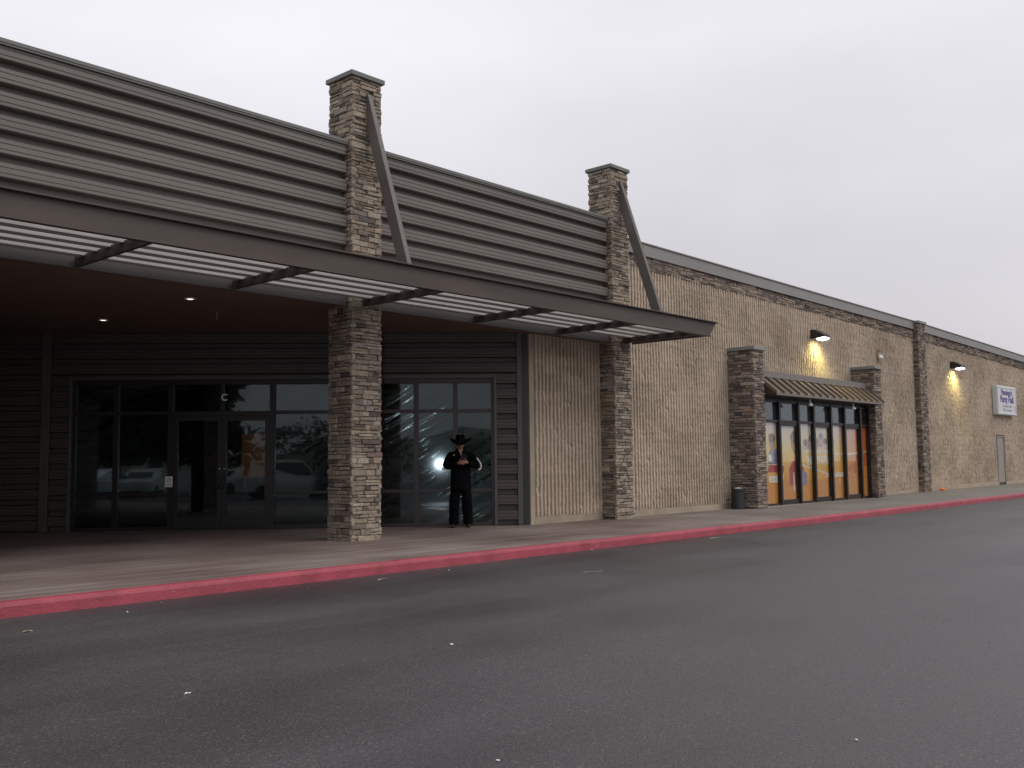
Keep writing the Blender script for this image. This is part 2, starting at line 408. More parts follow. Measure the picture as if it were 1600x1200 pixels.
while x < 110:
    ln = r.choice((3.05, 6.1)); a, b = x + .002, x + ln - .002
    n = 6; jz = [r.uniform(-.003, .003) for _ in range(n + 1)]
    prof = [(10.095, -.1), (10.10, .105), (10.112, .135), (10.135, .15), (10.25, .152), (10.25, -.05)]
    vs = []; fs = []
    for i in range(n + 1):
        xx = a + (b - a) * i / n
        for (y, z) in prof: vs.append((xx, y + jz[i], z + zg(xx) - .15 + jz[(i * 3) % (n + 1)] * .6))
    k = len(prof)
    for i in range(n):
        for j in range(k - 1): fs.append((i * k + j, (i + 1) * k + j, (i + 1) * k + j + 1, i * k + j + 1))
    fs.append(tuple(range(k))); fs.append(tuple(range(n * k, n * k + k))[::-1])
    mb.add(vs, fs); x += ln
tag(mb.build('kerb', M['kerb']), kind='structure')

# ------------------------------------------------------------------ ENTRANCE BUILDING
EB = thing('entrance_building', (8, 13.7, 0), 'single storey shop entrance clad in dark ribbed metal above a slatted canopy and stone columns', 'building')
cols = [-4.6, 3.0, 10.6, 18.2]
for i, x in enumerate(cols):
    o = stone_block('stone_column', x, x + .68, 13.38, 14.06, .12, 8.315, EB, 20 + i, cap='column_cap', capover=.04)
spans = [(-14, -4.62), (-3.9, 2.98), (3.70, 10.58), (11.30, 18.18)]
FP = frame((0, 13.635, 0), (1, 0, 0), (0, -1, 0))
for (a, b) in spans:
    mb = MB(); mb.extr(FP, a, b, rib_profile(4.55, 7.08, dep=.135), 0, back=-.04)
    mb.fbox(FP, a, b, -.02, -.012, 4.55, 7.08)
    mb.build('metal_cladding', M['panel'], EB)
    mb = MB(); mb.fbox(FP, a, b, -.12, .18, 7.09, 7.15); mb.fbox(FP, a, b, .16, .172, 7.06, 7.087)
    mb.build('parapet_cap', M['cap'], EB, bevel=.006)
    mb = MB(); mb.fbox(FP, a, b, .12, .16, 4.2, 4.545)
    mb.build('edge_board', M['board'], EB)
# soffit and roof
mb = MB(); mb.box(-14, 18.15, 13.62, 26, 4.22, 4.30)
mb.build('soffit', M['soffit'], EB)
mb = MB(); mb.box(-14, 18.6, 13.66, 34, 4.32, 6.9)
mb.build('roof_deck', M['panel_shaded'], EB)
# canopy: outer channel beam, cross beams, slats
mb = MB()
YB = 11.3
prof = [(0.07, 4.19), (0.07, 4.205), (0.0, 4.225), (0.0, 4.50), (0.07, 4.515), (0.07, 4.535), (-.02, 4.535), (-.02, 4.19), (0.07, 4.19)]
FB = frame((0, YB, 0), (1, 0, 0), (0, -1, 0))
n = len(prof) - 1
vs = [FB(-14, o, z) for (o, z) in prof[:-1]] + [FB(18.93 + (z - 4.19) * .85, o, z) for (o, z) in prof[:-1]]
mb.add(vs, [(i, i + n, (i + 1) % n + n, (i + 1) % n) for i in range(n)] + [tuple(range(n)), tuple(range(n, 2 * n))[::-1]])
canopy = mb.build('canopy', M['fascia'], EB)
xb = [-11.6, -9.1, -6.6, -4.2, -1.7, .9, 3.4, 5.86, 8.32, 10.85, 13.68, 16.25, 18.57, 18.9]
for x in xb:
    mb = MB(); mb.box(x - .03, x + .03, YB + .02, 13.44 if not any(c - .05 < x < c + .73 for c in cols) else 13.36, 4.2, 4.335)
    mb.build('cross_beam', M['fascia'], canopy)
for k in range(5):
    y = YB + .33 + .37 * k
    mb = MB(); mb.box(-14, 18.8, y, y + .185, 4.315, 4.41)
    mb.build('slat', M['slat'], canopy)
# slanting braces from the column heads down to the canopy beam
for c in cols:
    x = c + .37
    mb = MB(); vs = []
    for (y, z) in ((13.345, 8.05), (12.155, 4.405)):
        vs += [(x - .05, y, z), (x + .05, y, z), (x + .05, y + .24, z), (x - .05, y + .24, z)]
    mb.add(vs, [(0, 1, 2, 3), (7, 6, 5, 4), (0, 4, 5, 1), (1, 5, 6, 2), (2, 6, 7, 3), (3, 7, 4, 0)])
    mb.build('brace', M['brace'], EB, bevel=.006)

# --- slanting entrance wall
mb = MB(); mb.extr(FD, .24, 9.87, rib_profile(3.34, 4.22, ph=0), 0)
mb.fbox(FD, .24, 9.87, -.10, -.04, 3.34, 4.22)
mb.build('header_cladding', M['panel_shaded'], EB)
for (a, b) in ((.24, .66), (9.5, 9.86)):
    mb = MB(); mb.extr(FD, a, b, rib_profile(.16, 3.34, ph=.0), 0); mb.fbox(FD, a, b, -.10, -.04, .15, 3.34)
    mb.build('side_cladding', M['panel_shaded'], EB)
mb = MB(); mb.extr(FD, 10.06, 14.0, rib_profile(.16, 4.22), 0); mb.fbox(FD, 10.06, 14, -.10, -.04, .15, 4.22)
mb.build('side_cladding', M['panel_shaded'], EB)
mb = MB(); mb.fbox(FD, -.01, .125, -.1, .04, .15, 4.22); mb.build('corner_filler', M['black'], EB)
for (a, b, z1) in ((.13, .235, 4.22), (.665, .73, 3.34), (9.44, 9.495, 3.34), (9.875, 10.05, 4.22)):
    mb = MB(); mb.fbox(FD, a, b, -.1, .125, .15, z1)
    mb.build('trim_post', M['trim'], EB, bevel=.006)
mb = MB(); mb.fbox(FD, .74, 9.43, -.1, .118, 3.26, 3.335)
mb.build('header_trim', M['trim'], EB, bevel=.006)
# the recess's other flank, out of frame to the left
apex = FD(14.0, 0, 0)
FL = frame(apex, (-(apex.x + 3.9), 13.85 - apex.y, 0), (1, -.9, 0))
ln = (Vector((-3.9, 13.85, 0)) - Vector((apex.x, apex.y, 0))).length
mb = MB(); mb.extr(FL, 0, ln, rib_profile(.16, 4.22), 0); mb.build('flank_cladding', M['panel_shaded'], EB)
# interior shell behind the glass
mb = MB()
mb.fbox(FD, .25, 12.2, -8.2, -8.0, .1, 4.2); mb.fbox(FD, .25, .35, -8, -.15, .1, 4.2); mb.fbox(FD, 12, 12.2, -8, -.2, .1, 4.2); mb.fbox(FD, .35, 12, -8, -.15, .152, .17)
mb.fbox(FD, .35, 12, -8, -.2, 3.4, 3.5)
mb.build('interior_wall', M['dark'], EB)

def film_mat():
    m = bpy.data.materials.new('plastic_film')
    t, N, L = nt(m)
    N.remove(N['Principled BSDF']); out = N['Material Output']
    tr = N.new('ShaderNodeBsdfTransparent'); tr.inputs['Color'].default_value = (.8, .82, .8, 1)
    gl = N.new('ShaderNodeBsdfGlossy'); gl.inputs['Roughness'].default_value = .06; gl.inputs['Color'].default_value = (.9, .95, .95, 1)
    gl2 = N.new('ShaderNodeBsdfGlossy'); gl2.inputs['Roughness'].default_value = .22; gl2.inputs['Color'].default_value = (.8, .85, .8, 1)
    mx = N.new('ShaderNodeMixShader'); mx.inputs['Fac'].default_value = .020
    L.new(tr.outputs[0], mx.inputs[1]); L.new(gl.outputs[0], mx.inputs[2])
    mx2 = N.new('ShaderNodeMixShader'); mx2.inputs['Fac'].default_value = .013
    L.new(mx.outputs[0], mx2.inputs[1]); L.new(gl2.outputs[0], mx2.inputs[2])
    L.new(mx2.outputs[0], out.inputs['Surface'])
    return m
M['film'] = film_mat()

def film(a0, a1, z0, z1, parent, seed):
    mb = MB(); nx, nz = max(8, int((a1 - a0) / .03)), int((z1 - z0) / .03)
    vs = []
    for j in range(nz + 1):
        for i in range(nx + 1):
            a = a0 + (a1 - a0) * i / nx; z = z0 + (z1 - z0) * j / nz
            u = a * .9 + z * 1.5                    # diagonal creases
            w = a * .5 - z * .3
            d = .030 * noise.noise(Vector((u * 2.6, w * .6, seed))) + .016 * noise.noise(Vector((u * 7, w * 1.1, seed + 9)))
            vs.append(FD(a, -.14 + d, z))
    fs = [(j * (nx + 1) + i, j * (nx + 1) + i + 1, (j + 1) * (nx + 1) + i + 1, (j + 1) * (nx + 1) + i) for j in range(nz) for i in range(nx)]
    mb.add(vs, fs)
    mb.build('plastic_sheet', M['film'], parent, smooth=True)

mull = [.73, 1.54, 2.37, 3.20, 4.10, 5.36]
def window(a0, a1, seed, m='frame_red', L_=.05, R_=.05):
    mb = MB()
    zt, zm, zb = 3.26, (2.535, 2.605), (.86, .92)
    mb.fbox(FD, a0, a0 + L_, -.1, .03, .15, zt); mb.fbox(FD, a1 - R_, a1, -.1, .03, .15, zt)
    for (q0, q1) in ((.15, .22), zb, zm, (3.16, 3.26)):
        mb.fbox(FD, a0 + L_, a1 - R_, -.1, .03, q0, q1)
    w = mb.build('window', M[m], EB)
    for (q0, q1) in ((.22, zb[0]), (zb[1], zm[0]), (zm[1], 3.16)):
        g = MB(); g.fbox(FD, a0 + L_ - .005, a1 - R_ + .005, -.042, -.030, q0 - .005, q1 + .005)
        g.build('pane', M['glass'], w)
    if seed is not None: film(a0 + .03, a1 - .03, .22, 3.16, w, seed)
    return w
for i in range(5): window(mull[i], mull[i + 1] - .002 , 3 + i, 'frame_red' if i < 3 else 'frame')
window(7.46, 8.57, 11, 'frame'); window(8.572, 9.435, 12, 'frame')
# double door
def door(a0, a1, handle_at, lab):
    mb = MB(); z0, z1 = .165, 2.50; s = .09
    mb.fbox(FD, a0, a0 + s, -.07, .0, z0, z1); mb.fbox(FD, a1 - s, a1, -.07, .0, z0, z1)
    mb.fbox(FD, a0 + s, a1 - s, -.07, .0, z0, z0 + .25); mb.fbox(FD, a0 + s, a1 - s, -.07, .0, z1 - .1, z1)
    d = mb.build('door', M['frame'], EB)
    g = MB(); g.fbox(FD, a0 + s - .005, a1 - s + .005, -.042, -.030, z0 + .245, z1 - .095); g.build('pane', M['glass'], d)
    h = MB(); x = handle_at
    h.tube(FD(x, .06, .98), FD(x, .06, 1.26), .012, n=8); h.tube(FD(x, 0, 1.0), FD(x, .06, 1.0), .010); h.tube(FD(x, 0, 1.24), FD(x, .06, 1.24), .010)
    h.build('handle', M['black'], d, smooth=True)
    k = MB(); k.tube(FD(x, .0, 1.40), FD(x, .02, 1.40), .02, n=12); k.build('lock', M['steel'], d, smooth=True)
    if lab: d['label'] = lab
door(5.43, 6.40, 6.355, None); door(6.405, 7.40, 6.45, None)
mb = MB()
mb.fbox(FD, 5.362, 5.425, -.1, .03, .15, 3.26); mb.fbox(FD, 7.405, 7.455, -.1, .03, .15, 3.26)
for (q0, q1) in ((2.505, 2.60), (3.16, 3.26)): mb.fbox(FD, 5.425, 7.405, -.1, .03, q0, q1)
mb.fbox(FD, 6.375, 6.435, -.1, .03, 2.60, 3.16)
mb.fbox(FD, 5.425, 7.405, -.1, .03, .15, .162)
w = mb.build('door_frame', M['frame'], EB)
for (a0, a1) in ((5.42, 6.38), (6.43, 7.41)):
    g = MB(); g.fbox(FD, a0, a1, -.042, -.030, 2.595, 3.165); g.build('pane', M['glass'], w)

# letter C on the door's transom
def text_mesh(body, size, sx=1.0, off=0.0, extr=.0):
    cu = bpy.data.curves.new('t', 'FONT'); cu.body = body; cu.size = size; cu.offset = off; cu.extrude = extr
    cu.align_x = 'CENTER'; cu.align_y = 'CENTER'; cu.resolution_u = 4
    ob = bpy.data.objects.new('t', cu); COL.objects.link(ob)
    dg = bpy.context.evaluated_depsgraph_get()
    me = bpy.data.meshes.new_from_object(ob.evaluated_get(dg))
    bpy.data.objects.remove(ob); bpy.data.curves.remove(cu)
    vs = [(v.co.x * sx, v.co.y, v.co.z) for v in me.vertices]; fs = [tuple(p.vertices) for p in me.polygons]
    bpy.data.meshes.remove(me)
    return vs, fs
def put_text(mb, F, body, a, o, z, size, sx=1.0, off=0.0, mi=0, mirror=1, extr=.002):
    vs, fs = text_mesh(body, size, sx, off, extr)
    mb.add([F(a + mirror * v[0], o + v[2], z + v[1]) for v in vs], fs, mi)
M['letter'] = mat('white_vinyl', (.85, .85, .85), .5)
mb = MB(); put_text(mb, FD, 'C', 6.36, .036, 2.88, .20, .9, .005, mirror=-1)
tag(mb.build('address_letter', M['letter']), 'white letter C on the dark glass door frame above the entrance doors', 'letter')
# no smoking notice
M['red'] = mat('sticker_red', (.12, .02, .02), .5)
mb = MB(); a, z = 7.47, 1.145
mb.fbox(FD, a - .075, a + .075, .032, .036, z - .11, z + .11, 0)
for i in range(24):
    t0, t1 = 2 * math.pi * i / 24, 2 * math.pi * (i + 1) / 24
    mb.add([FD(a + .048 * math.cos(t), .038, z + .035 + .048 * math.sin(t)) for t in (t0, t1)] + [FD(a + .036 * math.cos(t), .038, z + .035 + .036 * math.sin(t)) for t in (t1, t0)], [(0, 1, 2, 3)], 1)
mb.add([FD(a + .036, .038, z + .005), FD(a + .028, .038, z - .003), FD(a - .036, .038, z + .066), FD(a - .028, .038, z + .074)], [(0, 1, 2, 3)], 1)
put_text(mb, FD, 'NO SMOKING', a, .037, z - .05, .028, .8, mi=2, mirror=-1)
put_text(mb, FD, 'ON PREMISES', a, .037, z - .08, .026, .8, mi=2, mirror=-1)
tag(mb.build('notice', [M['letter'], M['red'], M['black']]), 'small white no smoking notice stuck beside the dark entrance doors', 'notice')

# soffit downlights and sprinkler
M['lit'] = emis('downlight_lens', (1, .95, .85), 1.3)
def downlight(x, y, label):
    t = thing('recessed_light', (x, y, 4.22), label, 'ceiling light', 'round lights in the soffit')
    a = MB(); a.lathe((x, y, 4.22), [(.095, -.012), (.095, .0), (.062, .0), (.056, -.010)], 24, cap=False); a.build('trim_ring', M['white'], t, origin=(x, y, 4.22), smooth=True)
    b = MB(); b.lathe((x, y, 4.205), [(.055, .0), (.04, -.004), (.02, -.006)], 20); b.build('lens', M['lit'], t, origin=(x, y, 4.22), smooth=True)
downlight(8.31, 14.74, 'lit round soffit light nearer to the front stone column')
downlight(8.36, 17.97, 'lit round soffit light deeper under the brown soffit, further left')
mb = MB(); mb.tube((9.43, 15.78, 4.22), (9.43, 15.78, 4.12), .012); mb.lathe((9.43, 15.78, 4.10), [(.03, 0), (.03, .006)], 12); mb.lathe((9.43, 15.78, 4.21), [(.04, 0), (.03, .009)], 12)
tag(mb.build('sprinkler', M['steel'], origin=(9.43, 15.78, 4.22)), 'thin pendant sprinkler head hanging from the brown soffit', 'sprinkler')

# things dimly seen inside
M['orange_board'] = mat('orange_board', (.75, .22, .04), .6)
mb = MB(); c = FD(5.95, -2.2, 0)
mb.fbox(FD, 5.75, 6.45, -2.26, -2.2, 1.2, 2.2)
mb.fbox(FD, 5.80, 5.84, -2.25, -2.21, .17, 1.2, 1); mb.fbox(FD, 6.36, 6.40, -2.25, -2.21, .17, 1.2, 1)
tag(mb.build('display_board', [M['orange_board'], M['black']]), 'dull orange board on legs seen dimly through the glass entrance door', 'board')

# ------------------------------------------------------------------ BLOCK BUILDING
BB = thing('block_building', (38, 14.5, 0), 'long tan building of ribbed concrete block with a stone band under its grey roof edge', 'building')
def wtop(x):                                          # underside of the roof edge trim
    return 6.56 - .0078 * (x - 20) if x < 38 else 6.42 - .0185 * (x - 38)
def ribbed(x0, x1, z0, ztop, seed, holes=()):
    P = .125; n = round((x1 - x0) / P); P = (x1 - x0) / n
    hz = .2 / 3; nz = int((7.0 - z0) / hz)
    vs = []; fs = []; prof = [(.0, 0), (.034, 0), (.047, 1), (.112, 1)]
    k = 4; row = n * k + 1
    zs = [z0 + hz * j for j in range(nz + 1)]
    for j, z in enumerate(zs):
        for i in range(n):
            xc = x0 + i * P
            far = min(1, max(0, (xc - 29) / 11))
            nn = noise.noise(Vector((i * 7.1, z * 3.2, seed)))
            sh = .007 * noise.noise(Vector((i * .45, z * 2.6, seed + 3)))
            blk = math.floor(z / .2); bx = math.floor((xc + .2 * (blk % 2)) / .4); br = noise.noise(Vector((bx * 5.3, blk * 3.7, seed))) * .007
            joint = -.004 if j % 3 == 0 else 0
            chip = noise.noise(Vector((xc * 4.7, z * 6.3, seed + 8))) * (.75 + .25 * far)
            for (a, o) in prof:
                aa = xc + a * P / .125 + sh + rng.uniform(-.004, .004)
                dep = .062 * (1 - .35 * far)
                oo = (dep if o else .0) + (.010 * nn + br + joint) * o + rng.uniform(-.005, .005) * (1 + .4 * far)
                if o and chip > .36: oo -= .024 * min(1, (chip - .36) * 8)
                if not o and chip < -.30: oo += .02 * far
                if j == 0 or z > ztop(xc): z_ = min(z, ztop(xc))
                else: z_ = z
                vs.append((aa, YW - oo, z_))
        vs.append((x1, YW, min(z, ztop(x1))))
    for j in range(nz):
        if zs[j] > ztop((x0 + x1) / 2) + .4: break
        for i in range(row - 1):
            xc = vs[j * row + i][0]
            if any(h[0] <= xc <= h[1] and zs[j] < h[2] for h in holes): continue
            if zs[j] >= ztop(xc): continue
            fs.append((j * row + i, j * row + i + 1, (j + 1) * row + i + 1, (j + 1) * row + i))
    mb = MB(); mb.add(vs, fs)
    return mb.build('block_wall', M['block'], BB)
DX0, DX1, DZ = 47.85, 48.85, 2.42
ribbed(15.86, 18.2, .30, lambda x: 4.30, 1)
ribbed(18.88, 38.0, .30, lambda x: wtop(x) - .05, 2)
ribbed(38.72, 72, .38, lambda x: wtop(x) - .05, 3, [(DX0 - .1, DX1 + .08, DZ + .06)])
mb = MB(); mb.box(15.715, 15.855, YW - .045, YW + .3, .1, 4.215); mb.build('wall_end', M['plinth'], BB)
for (a, b) in ((15.86, 18.2), (18.88, 24.0), (32.8, 38.0), (38.72, DX0 - .06), (DX1 + .06, 72)):
    mb = MB(); mb.box(a, b, YW - .052, YW + .1, zg(a) - .1, .30 if b < 39 else .39); mb.build('base_course', M['plinth'], BB, bevel=.008)
# stone band and roof edge
for (a, b, s) in ((18.9, 38.0, 31), (38.72, 72, 32)):
    F = frame((0, YW - .035, 0), (1, 0, 0), (0, -1, 0))
    mb = MB(); stones(mb, F, a, b, 0, .34, random.Random(s), hmin=.05, hmax=.1, lmin=.12, lmax=.5, zf=lambda x: wtop(x) - .345)
    n = 2; vs = [(a, YW - .03, wtop(a) - .34), (b, YW - .03, wtop(b) - .34), (b, YW + .3, wtop(b) - .34), (a, YW + .3, wtop(a) - .34), (a, YW - .03, wtop(a)), (b, YW - .03, wtop(b)), (b, YW + .3, wtop(b)), (a, YW + .3, wtop(a))]
    FS = [(0, 3, 2, 1), (4, 5, 6, 7), (0, 1, 5, 4), (1, 2, 6, 5), (2, 3, 7, 6), (3, 0, 4, 7)]
    mb.add(vs, FS, 1)
    mb.build('stone_band', [M['stone2'], M['mortar']], BB)
    mb = MB()
    for (o0, o1, q0, q1) in ((.12, -.35, .0, .285), (.15, -.38, .285, .315), (.135, .1, -.02, .01)):
        vs = [(a, YW - o0, wtop(a) + q0), (b, YW - o0, wtop(b) + q0), (b, YW - o1, wtop(b) + q0), (a, YW - o1, wtop(a) + q0), (a, YW - o0, wtop(a) + q1), (b, YW - o0, wtop(b) + q1), (b, YW - o1, wtop(b) + q1), (a, YW - o1, wtop(a) + q1)]
        mb.add(vs, FS)
    mb.build('parapet_cap', M['capg'], BB)
mb = MB(); mb.box(16.2, 72, YW + .32, 40, 4.4, 5.3); mb.box(18.7, 72, YW + .05, YW + .3, 0, 5.3); mb.build('roof_deck', M['dark'], BB)
# pilaster
stone_block('stone_pilaster', 38.0, 38.72, 13.58, YW, .1, 6.64, BB, 41, m='stone2', cap='pilaster_cap', capm='capg', capover=.05, caph=.09, faces='FLR')
# door pillars
for i, (x0, x1) in enumerate(((24.03, 24.62), (32.17, 32.76))):
    stone_block('stone_pillar', x0, x1, 13.0, YW, .1, 4.46, BB, 51 + i, m='stone2', cap='pillar_cap', capm='trim' if False else 'capg', capover=.05, caph=.1, faces='FLR')
# shop front between the pillars
FS_ = frame((0, 13.3, 0), (1, 0, 0), (0, -1, 0))
SZ = .17
mb = MB(); mb.fbox(FS_, 24.64, 32.15, -.4, .0, 3.16, 3.78); mb.build('shop_lintel', M['frame'], BB)
mb = MB(); mb.fbox(FS_, 24.64, 32.15, -.5, .03, 3.785, 3.985); mb.fbox(FS_, 24.64, 32.15, -.5, .05, 3.785, 3.80); mb.build('shop_header', M['header'], BB, bevel=.006)
mb = MB(); mb.fbox(FS_, 24.64, 32.15, -.45, -.4, .1, 3.5); mb.build('shop_backing', mat('sky_tint_backing', (.045, .06, .11), .7), BB)  # backing coloured blue to stand in for sky mirrored in the transoms
mb = MB(); mb.fbox(FS_, 24.64, 32.15, -.3, .12, .1, SZ + .012); mb.build('threshold', M['concrete'], BB)
xs = [24.64, 25.88, 27.08, 28.08, 29.28, 30.28, 31.48, 32.15]
for i in range(7):
    a, b = xs[i], xs[i + 1]; isdoor = i % 2 == 1
    mb = MB(); st = .05
    z0 = zg(a) + .02
    mb.fbox(FS_, a, a + st, -.034, .08, z0, 3.155); mb.fbox(FS_, b - st, b, -.034, .08, z0, 3.155)
    mb.fbox(FS_, a + st, b - st, -.034, .05, 2.53, 2.60); mb.fbox(FS_, a + st, b - st, -.12, .05, 3.10, 3.155)
    if not isdoor: mb.fbox(FS_, a + st, b - st, -.034, .05, z0, z0 + .06)
    w = mb.build('shop_window' if not isdoor else 'shop_door_frame', M['frame'], BB)
    g = MB(); g.fbox(FS_, a + st - .004, b - st + .004, -.03, -.02, 2.596, 3.104); g.build('transom_pane', M['glass2'], w)
    if isdoor:
        d = MB(); s = .065; q = z0 + .01
        d.fbox(FS_, a + st, a + st + s, -.032, .035, q, 2.525); d.fbox(FS_, b - st - s, b - st, -.032, .035, q, 2.525)
        d.fbox(FS_, a + st + s, b - st - s, -.032, .035, q, q + .13); d.fbox(FS_, a + st + s, b - st - s, -.032, .035, 2.44, 2.525)
        dd = d.build('shop_door', M['frame'], BB)
        g = MB(); g.fbox(FS_, a + st + s - .004, b - st - s + .004, -.02, -.01, q + .125, 2.445); g.build('pane', M['glass2'], dd)
        h = MB(); x = b - st - s / 2
        h.tube(FS_(x, .09, 1.0), FS_(x, .09, 1.35), .014); h.tube(FS_(x, .03, 1.02), FS_(x, .09, 1.02), .01); h.tube(FS_(x, .03, 1.33), FS_(x, .09, 1.33), .01)
        h.build('handle', M['black'], dd, smooth=True)
    else:
        g = MB(); g.fbox(FS_, a + st - .004, b - st + .004, -.03, -.02, z0 + .055, 2.535); g.build('pane', M['glass2'], w)

# window graphics: printed film behind the shop glass
def graphic_mat():
    m = bpy.data.materials.new('printed_film')
    t, N, L = nt(m)
    b = N['Principled BSDF']; b.inputs['Roughness'].default_value = .5
    tc = N.new('ShaderNodeTexCoord'); sp = N.new('ShaderNodeSeparateXYZ'); L.new(tc.outputs['Object'], sp.inputs[0])
    r = N.new('ShaderNodeValToRGB'); e = r.color_ramp.elements
    mr = N.new('ShaderNodeMapRange'); mr.inputs['From Min'].default_value = .15; mr.inputs['From Max'].default_value = 2.55; L.new(sp.outputs['Z'], mr.inputs['Value'])
    ns = N.new('ShaderNodeTexNoise'); ns.inputs['Scale'].default_value = .9; ns.inputs['Detail'].default_value = 3; L.new(tc.outputs['Object'], ns.inputs['Vector'])
    ad = N.new('ShaderNodeMath'); ad.operation = 'MULTIPLY_ADD'; ad.inputs[1].default_value = .3; L.new(ns.outputs['Fac'], ad.inputs[0])
    sb = N.new('ShaderNodeMath'); sb.operation = 'SUBTRACT'; sb.inputs[1].default_value = .15; L.new(mr.outputs['Result'], sb.inputs[0]); L.new(sb.outputs[0], ad.inputs[2])
    e[0].position = 0; e[0].color = (.74, .30, .05, 1); e[1].position = 1; e[1].color = (.66, .60, .60, 1)
    for p, c in ((.28, (.74, .30, .02)), (.34, (.74, .35, .04)), (.5, (.78, .48, .09)), (.68, (.76, .58, .20)), (.85, (.72, .61, .42))):
        k = e.new(p); k.color = (*c, 1)
    L.new(ad.outputs[0], r.inputs['Fac'])
    # right end of the artwork turns red-orange
    gx = N.new('ShaderNodeMapRange'); gx.inputs['From Min'].default_value = 29.6; gx.inputs['From Max'].default_value = 31.8; L.new(sp.outputs['X'], gx.inputs['Value'])
    mx = N.new('ShaderNodeMix'); mx.data_type = 'RGBA'; L.new(gx.outputs['Result'], mx.inputs['Factor']); L.new(r.outputs['Color'], mx.inputs['A']); mx.inputs['B'].default_value = (.62, .13, .02, 1)
    L.new(mx.outputs['Result'], b.inputs['Base Color'])
    return m
G = [graphic_mat(), mat('print_white', (.78, .74, .68), .5), mat('print_red', (.42, .06, .04), .5), mat('print_blue', (.26, .22, .30), .5, var=.3, scale=6), mat('print_skin', (.46, .29, .17), .5, var=.2, scale=6),
     mat('print_brown', (.24, .14, .10), .5), mat('print_violet', (.50, .36, .34), .5, var=.4, scale=5), mat('print_pale', (.70, .60, .45), .5, var=.1), mat('print_deep_orange', (.64, .27, .035), .5), mat('print_rust', (.60, .19, .05), .5, var=.2, scale=3)]
mb = MB(); o = -.036
for q in range(7): mb.fbox(FS_, xs[q] + .04, xs[q + 1] - .04, o - .01, o, .20, 2.54, 0)
def blob(pts, mi, lift):
    mb.add([FS_(a, o + lift, z) for (a, z) in pts], [tuple(range(len(pts)))], mi)
def ell(a, z, ra, rz_, mi, lift, n=20, wob=0.0, seed=0):
    rr = random.Random(seed)
    blob([(a + ra * (1 + rr.uniform(-wob, wob)) * math.cos(2 * math.pi * i / n), z + rz_ * (1 + rr.uniform(-wob, wob)) * math.sin(2 * math.pi * i / n)) for i in range(n)], mi, lift)
# broad bottom band, horizon lines, swooshes
blob([(24.66, .18), (32.13, .18), (32.13, .86), (24.66, .86)], 8, .0008)
blob([(24.66, 1.30), (27.0, 1.34), (27.0, 1.36), (24.66, 1.33)], 7, .002)
blob([(27.3, 1.28), (28.4, 1.12), (29.3, .96), (30.3, .92), (29.3, 1.02), (28.4, 1.18), (27.4, 1.33)], 7, .0015)
blob([(29.4, .9), (30.3, .95), (31.2, 1.15), (32.1, 1.25), (32.1, .9)], 8, .001)
blob([(29.5, 1.62), (30.6, 1.58), (31.6, 1.66), (32.1, 1.7), (32.1, 1.74), (31.0, 1.68), (29.5, 1.66)], 7, .001)
blob([(30.5, 1.15), (31.0, 1.35), (31.5, 1.75), (31.9, 1.8), (31.7, 1.3), (31.2, 1.0)], 9, .0014)
# child leaning in from the left (first pane)
ell(25.55, 1.95, .17, .2, 4, .002, wob=.08, seed=1); ell(25.55, 2.08, .19, .14, 5, .003, wob=.1, seed=2)
blob([(25.30, 1.25), (25.80, 1.25), (26.1, 1.4), (25.98, 1.75), (25.5, 1.8), (25.32, 1.6)], 3, .0015)
blob([(25.2, 1.12), (26.2, 1.1), (26.25, 1.28), (25.4, 1.33)], 2, .0025)
ell(25.42, 1.52, .10, .12, 1, .003, wob=.2, seed=4)
# child with red shirt (second and third pane)
ell(26.98, 1.95, .26, .33, 4, .002, wob=.06, seed=5); ell(26.98, 2.12, .28, .2, 5, .003, wob=.1, seed=6)
blob([(26.55, .72), (27.2, .72), (27.55, .9), (27.45, 1.25), (27.1, 1.48), (26.75, 1.42), (26.55, 1.2)], 2, .0025)
blob([(27.2, .70), (27.65, .72), (27.7, 1.05), (27.45, 1.15), (27.2, 1.05)], 3, .003)
blob([(26.80, .55), (26.86, .55), (26.86, 1.1), (26.80, 1.1)], 1, .0035)
# group of small faces, centre top
for q, (a, z, s) in enumerate(((27.65, 1.85, .2), (28.0, 2.0, .18), (28.35, 1.92, .2), (28.7, 2.05, .2), (29.0, 1.9, .2), (29.5, 1.95, .15))):
    ell(a, z, s, s * 1.1, 6, .0015 + q * .0002, wob=.15, seed=20 + q); ell(a, z + .12, s * .7, s * .5, 3 if q % 2 else 5, .003, wob=.15, seed=30 + q)
blob([(27.5, 1.66), (29.4, 1.64), (29.8, 1.72), (28.9, 1.78), (27.6, 1.76)], 7, .0035)
put_text(mb, FS_, 'INNOVATION', 28.62, o + .004, 1.42, .36, .82, .008, mi=1)
put_text(mb, FS_, 'consultants', 29.75, o + .004, 1.0, .26, 1.3, .006, mi=1)
put_text(mb, FS_, 'essay', 25.75, o + .004, .95, .38, 1.1, .012, mi=1)
for a in (26.85, 29.95): put_text(mb, FS_, '1', a, o + .005, .78, .2, 1, .008, mi=1)
gob = mb.build('window_graphic', G, BB)
gob['label'] = 'orange and yellow printed window film with children and white lettering'

